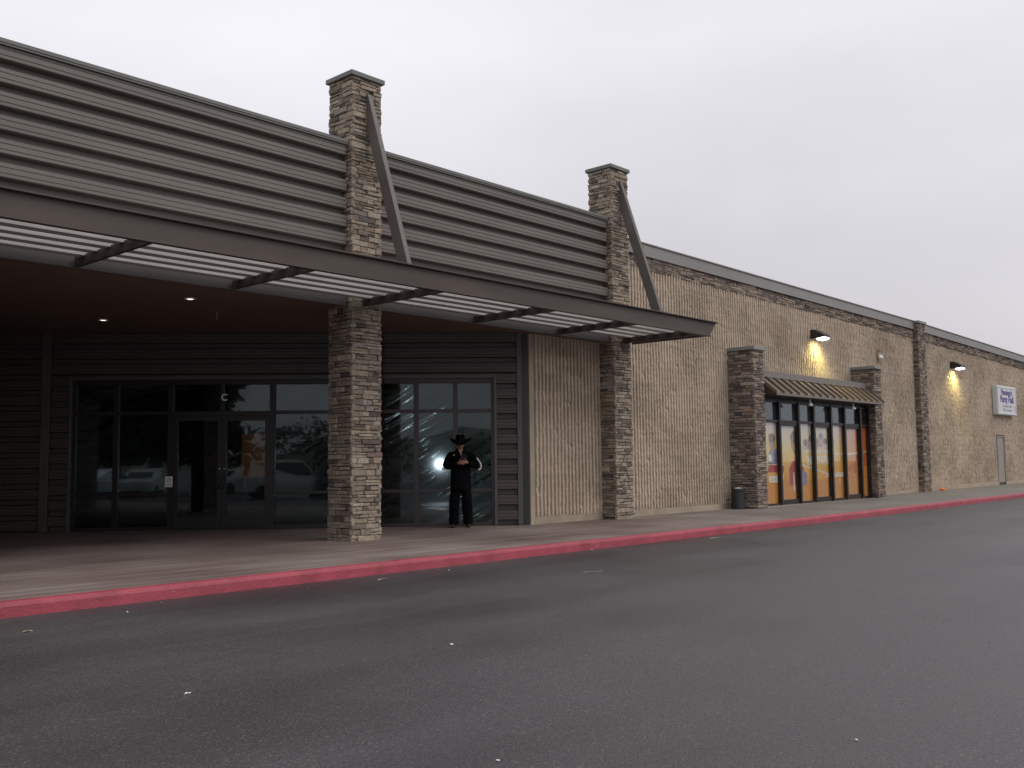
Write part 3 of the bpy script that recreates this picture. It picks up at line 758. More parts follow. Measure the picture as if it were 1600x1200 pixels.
# awning
mb = MB()
A0, A1 = 24.66, 32.15
top = (13.26, 3.77); bot = (12.70, 3.30)
def aw(x, t, lift): 
    y = top[0] + (bot[0] - top[0]) * t; z = top[1] + (bot[1] - top[1]) * t
    return (x, y - lift * .64, z + lift * .77)
vs = [aw(A0, 0, 0), aw(A1, 0, 0), aw(A1, 1, 0), aw(A0, 1, 0)] + [aw(A0, 0, -.03), aw(A1, 0, -.03), aw(A1, 1, -.03), aw(A0, 1, -.03)]
mb.add(vs, [(0, 1, 2, 3), (7, 6, 5, 4), (0, 4, 5, 1), (1, 5, 6, 2), (2, 6, 7, 3), (3, 7, 4, 0)], 0)
ns = 16
for i in range(ns + 1):
    x = A0 + .02 + (A1 - A0 - .04) * i / ns
    vs = [aw(x + s * .016, t, l) for l in (.001, .06) for t in (0, 1) for s in (-1, 1)]
    mb.add(vs, [(0, 1, 3, 2), (4, 6, 7, 5), (0, 4, 5, 1), (2, 3, 7, 6), (0, 2, 6, 4), (1, 5, 7, 3)], 0)
mb.box(A0, A1, 12.66, 12.695, 3.235, 3.285, 2)                                   # front gutter edge
for x in (A0 + .01, A1 - .03):                                                # closed ends
    mb.add([(x, 13.24, 3.70), (x, 12.72, 3.26), (x, 13.24, 3.26), (x + .02, 13.24, 3.70), (x + .02, 12.72, 3.26), (x + .02, 13.24, 3.26)], [(0, 1, 2), (3, 5, 4), (0, 3, 4, 1), (1, 4, 5, 2), (2, 5, 3, 0)], 1)
mb.box(A0 + .04, A1 - .04, 12.70, 13.25, 3.225, 3.25, 1)
aob = mb.build('awning', [M['awning'], M['awning_dark'], M['header']], BB)
for x in (27.05, 30.05):
    l = MB(); l.tube((x, 12.85, 3.22), (x, 12.85, 3.14), .02); l.lathe((x, 12.85, 3.02), [(.075, 0), (.07, .04), (.03, .10), (.02, .13)], 14)
    l.build('awning_lamp', M['white'], aob, origin=(x, 12.85, 3.22), smooth=True)

# service door
mb = MB(); mb.box(DX0, DX1, YW - .015, YW + .04, .2, DZ); d = mb.build('service_door', M['doorgrey'], BB, bevel=.004)
mb = MB(); mb.box(DX0 - .06, DX0 - .004, YW - .05, YW + .08, .1, DZ + .06); mb.box(DX1 + .004, DX1 + .06, YW - .05, YW + .08, .1, DZ + .06); mb.box(DX0 - .004, DX1 + .004, YW - .05, YW + .08, DZ + .004, DZ + .06)
mb.build('door_jamb', M['doorgrey'], d)
mb = MB(); mb.box(DX0 + .04, DX0 + .09, YW - .035, YW - .016, 1.05, 2.0); mb.build('handle', M['black'], d)
mb = MB(); mb.box(DX0 + .02, DX1 - .02, YW - .022, YW - .016, .2, .36); mb.build('kick_plate', M['black'], d)

# ------------------------------------------------------------------ wall lamps
M['lens'] = emis('lamp_lens', (.93, .88, 1.0), 6.0)
def wall_lamp(x, z, label):
    t = thing('wall_lamp', (x, YW - .05, z), label, 'wall lamp', 'lit hooded lamps on the block wall')
    w = .24; y0 = YW - .045
    prof = [(y0, z - .12), (y0, z + .16), (y0 - .16, z + .16), (y0 - .46, z - .02), (y0 - .46, z - .085), (y0 - .18, z - .12)]
    mb = MB(); n = len(prof)
    vs = [(x - w, y, zz) for (y, zz) in prof] + [(x + w, y, zz) for (y, zz) in prof]
    mb.add(vs, [tuple(range(n)), tuple(range(n, 2 * n))[::-1]] + [(i, i + n, (i + 1) % n + n, (i + 1) % n) for i in range(n)])
    mb.build('hood', M['black'], t, origin=(x, YW - .05, z), bevel=.015)
    l = MB()
    pr = [(y0 - .17, z - .125), (y0 - .45, z - .09)]
    vs = [(x - .2, pr[0][0], pr[0][1]), (x + .2, pr[0][0], pr[0][1]), (x + .2, pr[1][0], pr[1][1]), (x - .2, pr[1][0], pr[1][1])]
    vs += [(x - .17, pr[0][0] - .04, pr[0][1] - .05), (x + .17, pr[0][0] - .04, pr[0][1] - .05), (x + .17, pr[1][0] + .02, pr[1][1] - .06), (x - .17, pr[1][0] + .02, pr[1][1] - .06)]
    l.add(vs, [(3, 2, 1, 0), (4, 5, 6, 7), (0, 1, 5, 4), (1, 2, 6, 5), (2, 3, 7, 6), (3, 0, 4, 7)])
    l.build('lens', M['lens'], t, origin=(x, YW - .05, z), bevel=.01)
    li = bpy.data.lights.new('wall_lamp_light', 'SPOT'); li.energy = 110; li.color = (1, .88, .33); li.spot_size = R(150); li.spot_blend = 1.0; li.shadow_soft_size = .06
    lo = bpy.data.objects.new('wall_lamp_light', li); COL.objects.link(lo); lo.parent = t
    lo.location = (0, -.40, -.22)
    lo.rotation_euler = (Vector((0, .50, -1))).to_track_quat('-Z', 'Y').to_euler()
    return t
wall_lamp(29.45, 5.40, 'lit black hooded wall lamp above the bronze awning, throwing yellow light on the wall')
wall_lamp(42.3, 5.28, 'lit black hooded wall lamp between the stone pilaster and the white sign')

# alarm
t = thing('alarm_horn', (34.55, YW - .04, 5.05), 'small pale alarm horn with red top high on the block wall', 'alarm')
mb = MB(); mb.box(34.45, 34.65, YW - .12, YW - .03, 5.08, 5.30); mb.build('back_box', M['plinth'], t, origin=(34.55, YW - .04, 5.05), bevel=.01)
mb = MB(); mb.lathe((34.55, YW - .14, 5.02), [(.10, 0), (.10, .03), (.06, .13)], 16); mb.build('horn', M['white'], t, origin=(34.55, YW - .04, 5.05), smooth=True)
mb = MB(); mb.box(34.47, 34.63, YW - .15, YW - .122, 5.28, 5.34); mb.build('strobe', mat('strobe_red', (.3, .05, .03), .4), t, origin=(34.55, YW - .04, 5.05))

# sign cabinet
t = thing('shop_sign', (48.8, YW - .1, 3.4), 'white boxed wall sign with dark blue lettering above the grey service door', 'sign')
mb = MB(); mb.box(47.42, 50.25, YW - .26, YW - .05, 3.42, 4.76); mb.build('cabinet', M['signcase'], t, origin=(48.8, YW - .1, 3.4), bevel=.015)
mb = MB(); y = YW - .264
for (a, b, q0, q1) in ((47.46, 47.52, 3.46, 4.72), (50.15, 50.21, 3.46, 4.72), (47.52, 50.15, 3.46, 3.52), (47.52, 50.15, 4.66, 4.72)): mb.box(a, b, y - .02, y, q0, q1)
mb.build('sign_rim', M['white'], t, origin=(48.8, YW - .1, 3.4))
mb = MB(); FSg = frame((0, YW - .26, 0), (1, 0, 0), (0, -1, 0))
mb.fbox(FSg, 47.52, 50.15, .0, .006, 3.52, 4.66, 0)
put_text(mb, FSg, "Flamingo's", 48.85, .010, 4.45, .36, 1.15, .012, 1)
put_text(mb, FSg, 'Party Hall', 48.84, .010, 4.13, .42, 1.2, .014, 1)
put_text(mb, FSg, '- Rental Hall -', 48.84, .010, 3.83, .19, 1.5, .0, 2)
put_text(mb, FSg, 'All Occasions', 48.84, .010, 3.65, .19, 1.3, .0, 2)
put_text(mb, FSg, ')', 50.0, .010, 3.75, .34, 1, .0, 1)
mb.build('sign_face', [mat('sign_white', (.66, .65, .68), .5), mat('sign_blue', (.075, .06, .24), .5), mat('sign_grey', (.33, .32, .4), .5)], t, origin=(48.8, YW - .1, 3.4))

# litter bin
t = thing('trash_can', (23.78, 13.45, .156), 'short black cylindrical bin beside the stone pillar of the shop front', 'trash can')
c = (23.78, 13.45, .156)
mb = MB(); mb.lathe(c, [(.165, 0), (.17, .02), (.172, .47), (.18, .49), (.18, .53)], 28); mb.build('bin', M['blackplastic'], t, origin=c, smooth=False)
mb = MB(); mb.lathe((c[0], c[1], c[2] + .53), [(.178, 0), (.165, .02), (.12, .025)], 28); mb.build('lid', M['blackplastic'], t, origin=c)
mb = MB(); mb.lathe((c[0], c[1], c[2] + .556), [(.115, 0), (.10, .012), (.04, .016)], 20, sx=1, sy=.8); mb.build('ash_sand', M['white'], t, origin=c)

# orange litter by the wall
bm = bmesh.new(); bmesh.ops.create_icosphere(bm, subdivisions=3, radius=1)
for v in bm.verts:
    k = 1 + .35 * noise.noise(v.co * 1.7) + .2 * noise.noise(v.co * 4)
    v.co = Vector((v.co.x * .15 * k, v.co.y * .09 * k, max(0, v.co.z * .08 * k + .04)))
me = bpy.data.meshes.new('plastic_bag'); bm.to_mesh(me); bm.free(); me.materials.append(M['orangebag'])
o = bpy.data.objects.new('plastic_bag', me); COL.objects.link(o); o.location = (39.75, 13.55, zg(39.75) - .004)
tag(o, 'crumpled bright orange plastic bag at the foot of the far wall', 'litter')

# ------------------------------------------------------------------ litter on the asphalt
M['leaf'] = mat('dry_leaf', (.33, .27, .19), .8, var=.3, scale=30)
M['paper'] = mat('paper_scrap', (.75, .75, .76), .7)
def leaf(x, y, L, W, rot, m, name, label, cat):
    bm = bmesh.new(); n = 8; top = []
    rr = random.Random(int(x * 100 + y * 977))
    up = []; lo = []
    for i in range(n + 1):
        t = i / n; w = W * math.sin(math.pi * min(1, t * .94 + .03)) * (1 + rr.uniform(-.2, .2))
        zc = .004 + .007 * math.sin(t * 3 + rr.random()) ** 2
        up.append(bm.verts.new((t * L - L / 2, w / 2, zc + .004 * rr.random()))); lo.append(bm.verts.new((t * L - L / 2, -w / 2, zc)))
    for i in range(n): bm.faces.new((lo[i], lo[i + 1], up[i + 1], up[i]))
    me = bpy.data.meshes.new(name); bm.to_mesh(me); bm.free(); me.materials.append(m)
    o = bpy.data.objects.new(name, me); COL.objects.link(o); o.location = (x, y, zg(x) - .15); o.rotation_euler = (0, 0, rot)
    md = o.modifiers.new('s', 'SOLIDIFY'); md.thickness = .002
    return tag(o, label, cat, None)
leaf(5.52, 5.70, .045, .025, .6, M['paper'], 'paper_scrap', 'small white paper scrap on the asphalt in the middle of the picture', 'litter')
leaf(3.29, 5.79, .05, .012, .2, M['paper'], 'paper_scrap', 'thin white paper scrap on the near asphalt, lower left', 'litter')
leaf(3.62, 9.10, .11, .04, .4, M['leaf'], 'dry_leaf', 'pale tan leaf below the red kerb at the left edge', 'leaf')
leaf(16.27, 9.71, .42, .08, .1, M['leaf'], 'dry_leaf', 'long tan leaf lying just off the red kerb in front of the bin', 'leaf')
leaf(10.34, 8.02, .34, .018, -.25, M['leaf'], 'twig', 'long pale twig on the asphalt out from the entrance', 'twig')
leaf(4.95, 2.17, .022, .014, .9, M['paper'], 'paper_scrap', 'tiny white paper scrap on the nearest asphalt, lower right', 'litter')
leaf(8.15, 9.64, .20, .03, .3, M['leaf'], 'dry_leaf', 'tan leaf lying close under the red kerb in front of the stone column', 'leaf')
mb = MB(); r = random.Random(99)
for i in range(80):
    x = r.uniform(3, 30); y = 10.05 - abs(r.gauss(0, .45)) if r.random() < .6 else r.uniform(1.5, 9.9)
    s = r.uniform(.006, .016); a = r.uniform(0, 6.28); z = zg(x) - .15 + .003
    pts = [Vector((x + s * k * math.cos(a + t) , y + s * .5 * k * math.sin(a + t), z + r.uniform(0, .008))) for t, k in ((0, 1.3), (1.3, 1), (3.0, 1.2), (4.4, .9))]
    mb.add(pts + [p + Vector((0, 0, -.003)) for p in pts], [(0, 1, 2, 3), (7, 6, 5, 4)], 0 if r.random() < .75 else 1)
tag(mb.build('leaf_litter', [M['leaf'], M['paper']]), 'scattered tiny leaf bits on the dark asphalt', 'leaf litter', kind='stuff')

# ------------------------------------------------------------------ PERSON
def skin(name, verts, edges, mats, parent, sub=2, root=0, smooth=True):
    bm = bmesh.new(); lay = bm.verts.layers.skin.verify()
    V = []
    for i, (co, rr) in enumerate(verts):
        v = bm.verts.new(co); v[lay].radius = rr if isinstance(rr, tuple) else (rr, rr); v[lay].use_root = (i == root); V.append(v)
    for a, b in edges: bm.edges.new((V[a], V[b]))
    me = bpy.data.meshes.new(name); bm.to_mesh(me); bm.free()
    ob = bpy.data.objects.new(name, me); COL.objects.link(ob)
    s = ob.modifiers.new('skin', 'SKIN'); s.use_smooth_shade = True; s.branch_smoothing = .6
    u = ob.modifiers.new('sub', 'SUBSURF'); u.levels = sub; u.render_levels = sub
    dg = bpy.context.evaluated_depsgraph_get()
    m2 = bpy.data.meshes.new_from_object(ob.evaluated_get(dg))
    bpy.data.objects.remove(ob); bpy.data.meshes.remove(me)
    m2.name = name
    m2.materials.clear()
    for m in (mats if isinstance(mats, list) else [mats]): m2.materials.append(m)
    o2 = bpy.data.objects.new(name, m2); COL.objects.link(o2); o2.parent = parent
    for p in m2.polygons: p.use_smooth = smooth
    return o2
PS = thing('person', (14.32, 14.50, .146), 'man in black clothes and wide black hat standing by the glass, hands together', 'person', rz=R(-45))
M['skin'] = mat('skin', (.32, .165, .115), .5, var=.08, scale=12)
M['cloth'] = mat('black_cloth', (.005, .005, .006), .9, spec=.05, var=.3, scale=9, bump=.3, bscale=30)
M['trouser'] = mat('black_denim', (.0045, .0045, .0055), .9, spec=.05, var=.3, scale=9, bump=.3, bscale=30)
M['felt'] = mat('black_felt', (.0035, .0035, .004), .8, spec=.05)
M['shirt'] = mat('charcoal_shirt', (.022, .022, .024), .85, spec=.1)
M['boot'] = mat('black_leather', (.015, .015, .016), .35)
M['stripe'] = mat('white_sleeve_print', (.8, .8, .85), .4)
B = []; E_ = []
def bv(x, y, z, rr, par=None):
    B.append(((x, y, z), rr)); 
    if par is not None: E_.append((par, len(B) - 1))
    return len(B) - 1
pel = bv(0, 0, .98, (.15, .11)); sp1 = bv(0, 0, 1.16, (.14, .10), pel); ch = bv(0, .01, 1.42, (.165, .115), sp1); nb = bv(0, .0, 1.55, .062, ch); nk = bv(0, -.03, 1.595, .056, nb)
jaw = bv(0, -.075, 1.635, (.062, .072), nk); fc = bv(0, -.07, 1.70, (.074, .092), jaw); cr = bv(0, -.045, 1.77, (.070, .086), fc)
ns_ = bv(0, -.172, 1.668, .012, fc); e1 = bv(.08, -.045, 1.685, .014, fc); e2 = bv(-.08, -.045, 1.685, .014, fc)
def hand(wr, side, palm, fdir, sprd, thumb):
    p = bv(*palm, (.040, .018), wr)
    f, s_ = Vector(fdir).normalized(), Vector(sprd).normalized(); pc = Vector(palm)
    curl = Vector((0, .6, -.35))
    for k, L in enumerate((.068, .078, .072, .056)):
        b0 = pc + f * .045 + s_ * (.03 - .02 * k); q = bv(*b0, .0095, p)
        b1 = b0 + f * L * .5 + curl * .008; q = bv(*b1, .0085, q)
        b2 = b1 + (f + curl * .9).normalized() * L * .38; q = bv(*b2, .008, q)
        b3 = b2 + (f * .3 + curl * 1.2).normalized() * L * .28; bv(*b3, .007, q)
    t0 = pc + s_ * .04 + Vector((0, -.012, .0)); q = bv(*t0, .011, p)
    t1 = t0 + Vector(thumb) * .035; q = bv(*t1, .0095, q); bv(*(t1 + (Vector(thumb) + f * .8).normalized() * .03), .008, q)
elb = {}
for sgn, el, wr, pa in ((1, (.335, .05, 1.235), (.165, -.20, 1.315), (.115, -.245, 1.33)), (-1, (-.30, .05, 1.225), (-.075, -.21, 1.30), (-.022, -.255, 1.318))):
    sh = bv(sgn * .175, .015, 1.49, .062, ch); e = bv(*el, .045, sh); w = bv(*wr, .029, e)
    hand(w, sgn, pa, (-sgn, -.35, .12), (0, .2, 1), (-sgn * .55, -.25, .7))
    hp = bv(sgn * .095, 0, .90, .09, pel); kn = bv(sgn * .125, -.02, .50, .06, hp); an = bv(sgn * .146, .022, .10, .036, kn); bv(sgn * .152, -.05, .06, (.026, .02), an)
skin('body', B, E_, M['skin'], PS, 2)
# jacket with sleeves
Vv = [((0, 0, 1.08), (.225, .16)), ((0, 0, .80), (.235, .17)), ((0, 0, .72), (.22, .16)), ((0, .005, 1.28), (.225, .155)), ((0, .01, 1.44), (.215, .14)), ((0, .012, 1.545), (.125, .10)), ((0, -.005, 1.61), (.085, .082)),
      ((.20, .02, 1.50), .105), ((.345, .055, 1.245), .095), ((.20, -.165, 1.305), .058), ((-.20, .02, 1.50), .105), ((-.31, .055, 1.235), .095), ((-.105, -.18, 1.295), .058), ((.13, -.225, 1.322), .05), ((-.045, -.235, 1.31), .05)]
skin('jacket', Vv, [(0, 1), (1, 2), (0, 3), (3, 4), (4, 5), (5, 6), (4, 7), (7, 8), (8, 9), (9, 13), (4, 10), (10, 11), (11, 12), (12, 14)], M['cloth'], PS, 2)
# trousers, baggy
Vv = [((0, 0, 1.0), (.175, .13)), ((0, 0, .90), (.18, .13))]
Ee = [(0, 1)]
for sgn in (1, -1):
    i = len(Vv); Vv += [((sgn * .105, 0, .80), (.12, .12)), ((sgn * .13, -.02, .50), (.112, .112)), ((sgn * .143, .0, .25), (.104, .108)), ((sgn * .148, .0, .11), (.092, .108)), ((sgn * .149, -.01, .045), (.092, .115))]
    Ee += [(1, i), (i, i + 1), (i + 1, i + 2), (i + 2, i + 3), (i + 3, i + 4)]
skin('trousers', Vv, Ee, M['trouser'], PS, 2)
for sgn in (1, -1):
    skin('boot', [((sgn * .147, .02, .26), .066), ((sgn * .148, .025, .14), .066), ((sgn * .15, .03, .055), (.058, .058)), ((sgn * .158, -.09, .042), (.052, .042)), ((sgn * .165, -.19, .032), (.045, .03))], [(0, 1), (1, 2), (2, 3), (3, 4)], M['boot'], PS, 2)
# shirt front, lapel, badge, sleeve print
mb = MB()
mb.add([(.03, -.134, 1.52), (.11, -.132, 1.51), (.14, -.146, 1.40), (.05, -.152, 1.36), (.0, -.15, 1.42)] + [(.03, -.09, 1.52), (.11, -.09, 1.51), (.14, -.10, 1.40), (.05, -.11, 1.36), (.0, -.10, 1.42)],
       [(4, 3, 2, 1, 0)] + [(i, (i + 1) % 5, 5 + (i + 1) % 5, 5 + i) for i in range(5)])
mb.build('shirt_front', M['shirt'], None).parent = PS
mb = MB(); mb.add([(-.04, -.112, 1.60), (.045, -.112, 1.60), (.012, -.152, 1.46), (-.04, -.06, 1.60), (.045, -.06, 1.60), (.012, -.10, 1.46)], [(2, 1, 0), (0, 1, 4, 3), (1, 2, 5, 4), (2, 0, 3, 5)])
mb.build('neck_opening', M['skin'], None).parent = PS
mb = MB(); mb.box(-.145, -.115, -.152, -.125, 1.465, 1.495); mb.build('badge', mat('tan_badge', (.35, .2, .12), .5), None).parent = PS
for (pts, nm) in ((((.335, -.02, 1.42), (.395, -.01, 1.34), (.425, -.01, 1.265), (.415, -.025, 1.20), (.365, -.06, 1.165)), 'sleeve_print'), (((-.372, -.01, 1.22), (-.36, -.04, 1.185), (-.32, -.075, 1.20)), 'sleeve_print')):
    m_ = MB()
    for i in range(len(pts) - 1): m_.tube(pts[i], pts[i + 1], .013, n=8)
    m_.build(nm, M['stripe'], None, smooth=True).parent = PS
# hair and hat
bm = bmesh.new(); bmesh.ops.create_uvsphere(bm, u_segments=20, v_segments=12, radius=1)
for v in bm.verts: v.co = Vector((v.co.x * .083, -.04 + v.co.y * .098, 1.735 + v.co.z * .075))
me = bpy.data.meshes.new('hair'); bm.to_mesh(me); bm.free(); me.materials.append(M['felt'])
for p in me.polygons: p.use_smooth = True
o = bpy.data.objects.new('hair', me); COL.objects.link(o); o.parent = PS
mb = MB(); n = 40
rings = [(.215, .225, 0), (.16, .18, .0), (.102, .126, .005), (.099, .123, .06), (.090, .114, .125), (.070, .095, .148), (.04, .06, .132), (.001, .001, .098)]
vs = []
for k, (rx, ry, z) in enumerate(rings):
    for i in range(n):
        t = 2 * math.pi * i / n; cx, cy = math.cos(t), math.sin(t)
        zz = z
        if k == 0: zz += .085 * abs(cx) ** 2.2 - .035 * (cy < 0) * abs(cy) ** 2
        if k == 1: zz += .022 * abs(cx) ** 2.2 - .015 * (cy < 0) * abs(cy) ** 2
        if k >= 4 and k < 7: zz -= .02 * (abs(cx) < .35) * (1 if k > 4 else 0)
        vs.append((rx * cx, -.06 + ry * cy, 1.752 + zz - .28 * (ry * -cy) * .6))
fs = [(k * n + i, k * n + (i + 1) % n, (k + 1) * n + (i + 1) % n, (k + 1) * n + i) for k in range(len(rings) - 1) for i in range(n)]
mb.add(vs, fs)
h = mb.build('hat', M['felt'], None, smooth=True); h.parent = PS
sm = h.modifiers.new('s', 'SOLIDIFY'); sm.thickness = .006
for sgn in (1, -1):
    m_ = MB(); m_.lathe((0, 0, 0), [(.001, -.011), (.008, -.008), (.011, 0), (.008, .008), (.001, .011)], 12)
    e = m_.build('eye', M['black'], None, smooth=True); e.parent = PS; e.location = (sgn * .03, -.153, 1.695)
mb = MB(); mb.tube((-.022, -.146, 1.628), (.022, -.146, 1.628), .005, n=8); mb.build('mouth', mat('lips', (.3, .11, .09), .5), None, smooth=True).parent = PS

# ------------------------------------------------------------------ what the dark glass reflects: car park, trees, hills behind the viewer
CAM = Vector((0, 0, 1.42))
YAW, PIT, ROL, FOC = 0.738466425, 0.0817389545, -0.0115138755, 1534.8948
def cam_axes():
    v = Vector((math.cos(YAW) * math.cos(PIT), math.sin(YAW) * math.cos(PIT), math.sin(PIT)))
    r0 = Vector((math.sin(YAW), -math.cos(YAW), 0)); u0 = r0.cross(v)
    r2 = r0 * math.cos(ROL) + u0 * math.sin(ROL); u2 = -r0 * math.sin(ROL) + u0 * math.cos(ROL)
    return r2, u2, v
CR, CU, CV = cam_axes()
def behind(px, depth):
    """ground point whose mirror image in the entrance glass stands px across and depth away"""
    d = CV * FOC + CR * (px - 800); d.z = 0; d.normalize()
    p = CAM + d * depth; p.z = 0
    q = p - DN * (2 * (p - P0).dot(DN)); q.z = 0
    return q
M['tyre'] = mat('tyre', (.02, .02, .02), .8); M['carglass'] = mat('car_glass', (.015, .018, .02), .08)
def car(px, depth, paint, label, suv=False, rot=0.0, flip=False):
    q = behind(px, depth)
    t = thing('parked_car', q, label, 'car', 'cars in the car park mirrored in the glass', rz=math.atan2(DN.y, DN.x) + rot + (math.pi if flip else 0))
    L_, W = 4.5, 1.78; H = 1.72 if suv else 1.42; b = .95 if suv else .86
    P = [(-L_ / 2, .32), (-L_ / 2, b - .1), (-L_ / 2 + .25, b), (-L_ * .28 if not suv else -L_ * .44, b + .04), (-L_ * .17 if not suv else -L_ * .40, H - .06), (0, H), (L_ * .10, H - .03), (L_ * .24, b + .06), (L_ * .42, b - .05), (L_ / 2, b - .22), (L_ / 2, .32)]
    mb = MB(); n = len(P); vs = []
    for s in (-1, -.9, .9, 1):
        for (x, z) in P:
            w = W / 2 * (1 if z <= b + .05 else .78)
            vs.append((x, (w if abs(s) == 1 else w * .93) * (1 if s > 0 else -1), z if abs(s) == 1 or z < .4 else z + .03))
    fs = [(k * n + i, k * n + (i + 1) % n, (k + 1) * n + (i + 1) % n, (k + 1) * n + i) for k in range(3) for i in range(n)] + [tuple(range(n))[::-1], tuple(range(3 * n, 4 * n))]
    mb.add(vs, fs); o = mb.build('body', paint, None, bevel=.04); o.parent = t
    mb = MB()
    for s in (-1, 1):
        x0, x1 = P[3][0] + .18, P[7][0] - .12
        y = s * (W / 2 * .78 + .012); yb = s * (W / 2 * .86 + .012)
        mb.add([(x0, yb, b + .08), (x1, yb, b + .08), (P[6][0] + .02, y, H - .1), (P[4][0] + .12, y, H - .1)], [(0, 1, 2, 3)])
    for (i0, i1, e) in ((3, 4, -1), (7, 6, 1)):
        x0, z0 = P[i0]; x1, z1 = P[i1]
        mb.add([(x0 + e * .02, -.62, z0 + .1), (x0 + e * .02, .62, z0 + .1), (x1 + e * .03, .58, z1 - .03), (x1 + e * .03, -.58, z1 - .03)], [(0, 1, 2, 3)])
    mb.build('car_window', M['carglass'], None).parent = t
    for x in (-L_ * .3, L_ * .3):
        for s in (-1, 1):
            mb = MB(); mb.tube((x, s * (W / 2 - .2), .32), (x, s * (W / 2 + .01), .32), .32, n=20); w = mb.build('wheel', M['tyre'], None); w.parent = t
    return t
PW = mat('white_car_paint', (.5, .53, .53), .25); PS_ = mat('silver_car_paint', (.42, .45, .5), .25, .3); PD = mat('dark_car_paint', (.05, .06, .08), .2)
car(160, 52, PS_, 'silver sedan in the car park, mirrored at the far left of the glass', rot=.5)
car(232, 54, PW, 'white sedan in the car park, mirrored beside the notice')
car(385, 56, PW, 'white sedan in the car park, mirrored in the entrance door', rot=.9)
car(452, 46, PW, 'tall white van mirrored in the glass left of the stone column', True, rot=1.2)
car(540, 47, PD, 'dark van mirrored in the glass behind the stone column', True, rot=.1)
M['leafy'] = mat('dark_foliage', (.022, .032, .016), .8, var=.4, scale=.8); M['bark'] = mat('bark', (.06, .048, .038), .9)
M['shrub'] = mat('brown_scrub', (.075, .07, .036), .85, var=.4, scale=.8)
def tree(px, depth, hgt, rad, label, seed, m='leafy', nl=900, name='tree', trunk=.25, group='trees mirrored in the entrance glass'):
    r = random.Random(seed); q = behind(px, depth)
    t = thing(name, q, label, 'tree' if name == 'tree' else 'bush', group)
    tb = MB(); tb.tube((0, 0, 0), (0, 0, hgt * .75), .22 * hgt / 9, .04, n=8)
    for i in range(9):
        z = hgt * r.uniform(.3, .75); a = r.uniform(0, 6.28); l = rad * r.uniform(.5, .95)
        tb.tube((0, 0, z), (l * math.cos(a), l * math.sin(a), z + l * .45), .05, .015, n=5)
    tb.build('trunk', M['bark'], None).parent = t
    cb = MB(); cl = [Vector((r.gauss(0, rad * .45), r.gauss(0, rad * .45), hgt * r.uniform(trunk, .96))) for _ in range(26)]
    for i in range(nl):
        c = r.choice(cl); f = 1 - .55 * max(0, (c.z / hgt - .5) * 2)
        p = Vector((c.x * f, c.y * f, c.z)) + Vector((r.gauss(0, rad * .2), r.gauss(0, rad * .2), r.gauss(0, hgt * .05)))
        p.z = max(.05, p.z)
        s = r.uniform(.14, .40) * hgt / 9 + .06
        u = Vector((r.uniform(-1, 1), r.uniform(-1, 1), r.uniform(-1, 1))).normalized(); w = u.orthogonal().normalized()
        cb.add([p + u * s, p + w * s * .7, p - u * s, p - w * s * .7], [(0, 1, 2, 3)])
    cb.build('crown', M[m], None).parent = t
for i, (px, dp, hg, rd) in enumerate(((120, 64, 11, 3.4), (185, 68, 12.5, 3.6), (250, 63, 10.5, 3.2), (318, 66, 12.5, 3.2), (60, 66, 11, 3.5))):
    tree(px, dp, hg, rd, ['tall dark evergreen mirrored at the left end of the glass', 'tallest dark evergreen mirrored above the white sedan', 'dark evergreen mirrored above the notice', 'dark evergreen mirrored in the left entrance door', 'dark evergreen hidden left of the glass'][i], 60 + i, nl=6000)
for i, px in enumerate((385, 440, 500, 560, 620, 680, 740, 800)):
    tree(px, 72 + (i % 3) * 4, 3.6 + (i * 7 % 5) * .35 - (1.0 if i > 3 else 0), 2.6, 'brown scrub bush in the mirrored row, number ' .replace(', number ', '') if False else 'brown scrub bush in the row mirrored behind the parked cars', 80 + i, 'shrub', 700, 'bush', trunk=.1, group='scrub bushes mirrored behind the cars')
# hills
mb = MB(); n = 90; vs = []; fs = []
for i in range(n + 1):
    px = -900 + 3400 * i / n
    p = behind(px, 900); dirv = Vector((p.x, p.y, 0)).normalized()
    h = 26 + 12 * math.sin(px * .011 + .6) + 9 * math.sin(px * .027) + 4 * noise.noise(Vector((px * .02, 0, 0)))
    a = p; b = p + dirv * 160; c = p + dirv * 330
    vs += [(a.x, a.y, -1), (b.x, b.y, h + 1), (c.x, c.y, -1)]
    if i < n: k = 3 * i; fs += [(k, k + 3, k + 4, k + 1), (k + 1, k + 4, k + 5, k + 2)]
mb.add(vs, fs); tag(mb.build('hills', mat('hill_grass', (.10, .11, .075), .95, var=.3, scale=.02), smooth=True), kind='structure')
mb = MB(); mb.add([(-2500, -2500, -.3), (2500, -2500, -.3), (2500, 2500, -.3), (-2500, 2500, -.3)], [(0, 1, 2, 3)])
tag(mb.build('ground', mat('dry_ground', (.12, .11, .08), .95, var=.2, scale=.05)), kind='structure')

# ------------------------------------------------------------------ LIGHT
w = bpy.data.worlds.new('World'); sc.world = w; w.use_nodes = True
N = w.node_tree.nodes; L = w.node_tree.links
bg = N['Background']
sky = N.new('ShaderNodeTexSky'); sky.sky_type = 'NISHITA'; sky.sun_disc = False
SUN_EL, SUN_AZ = 48, 25      # azimuth of the sun measured from -Y towards +X
sky.sun_elevation = R(SUN_EL); sky.sun_rotation = R(180 - SUN_AZ)
sky.air_density = 1.5; sky.dust_density = 4
tc = N.new('ShaderNodeTexCoord')
sp = N.new('ShaderNodeSeparateXYZ'); L.new(tc.outputs['Generated'], sp.inputs[0])
rz = N.new('ShaderNodeValToRGB'); e = rz.color_ramp.elements
OC = 1.0
e[0].position = 0; e[0].color = (.60, .575, .60, 1); e[1].position = 1; e[1].color = (1.0, 1.0, 1.02, 1)
k = e.new(.12); k.color = (.685, .665, .705, 1); k = e.new(.4); k.color = (.91, .895, .955, 1)
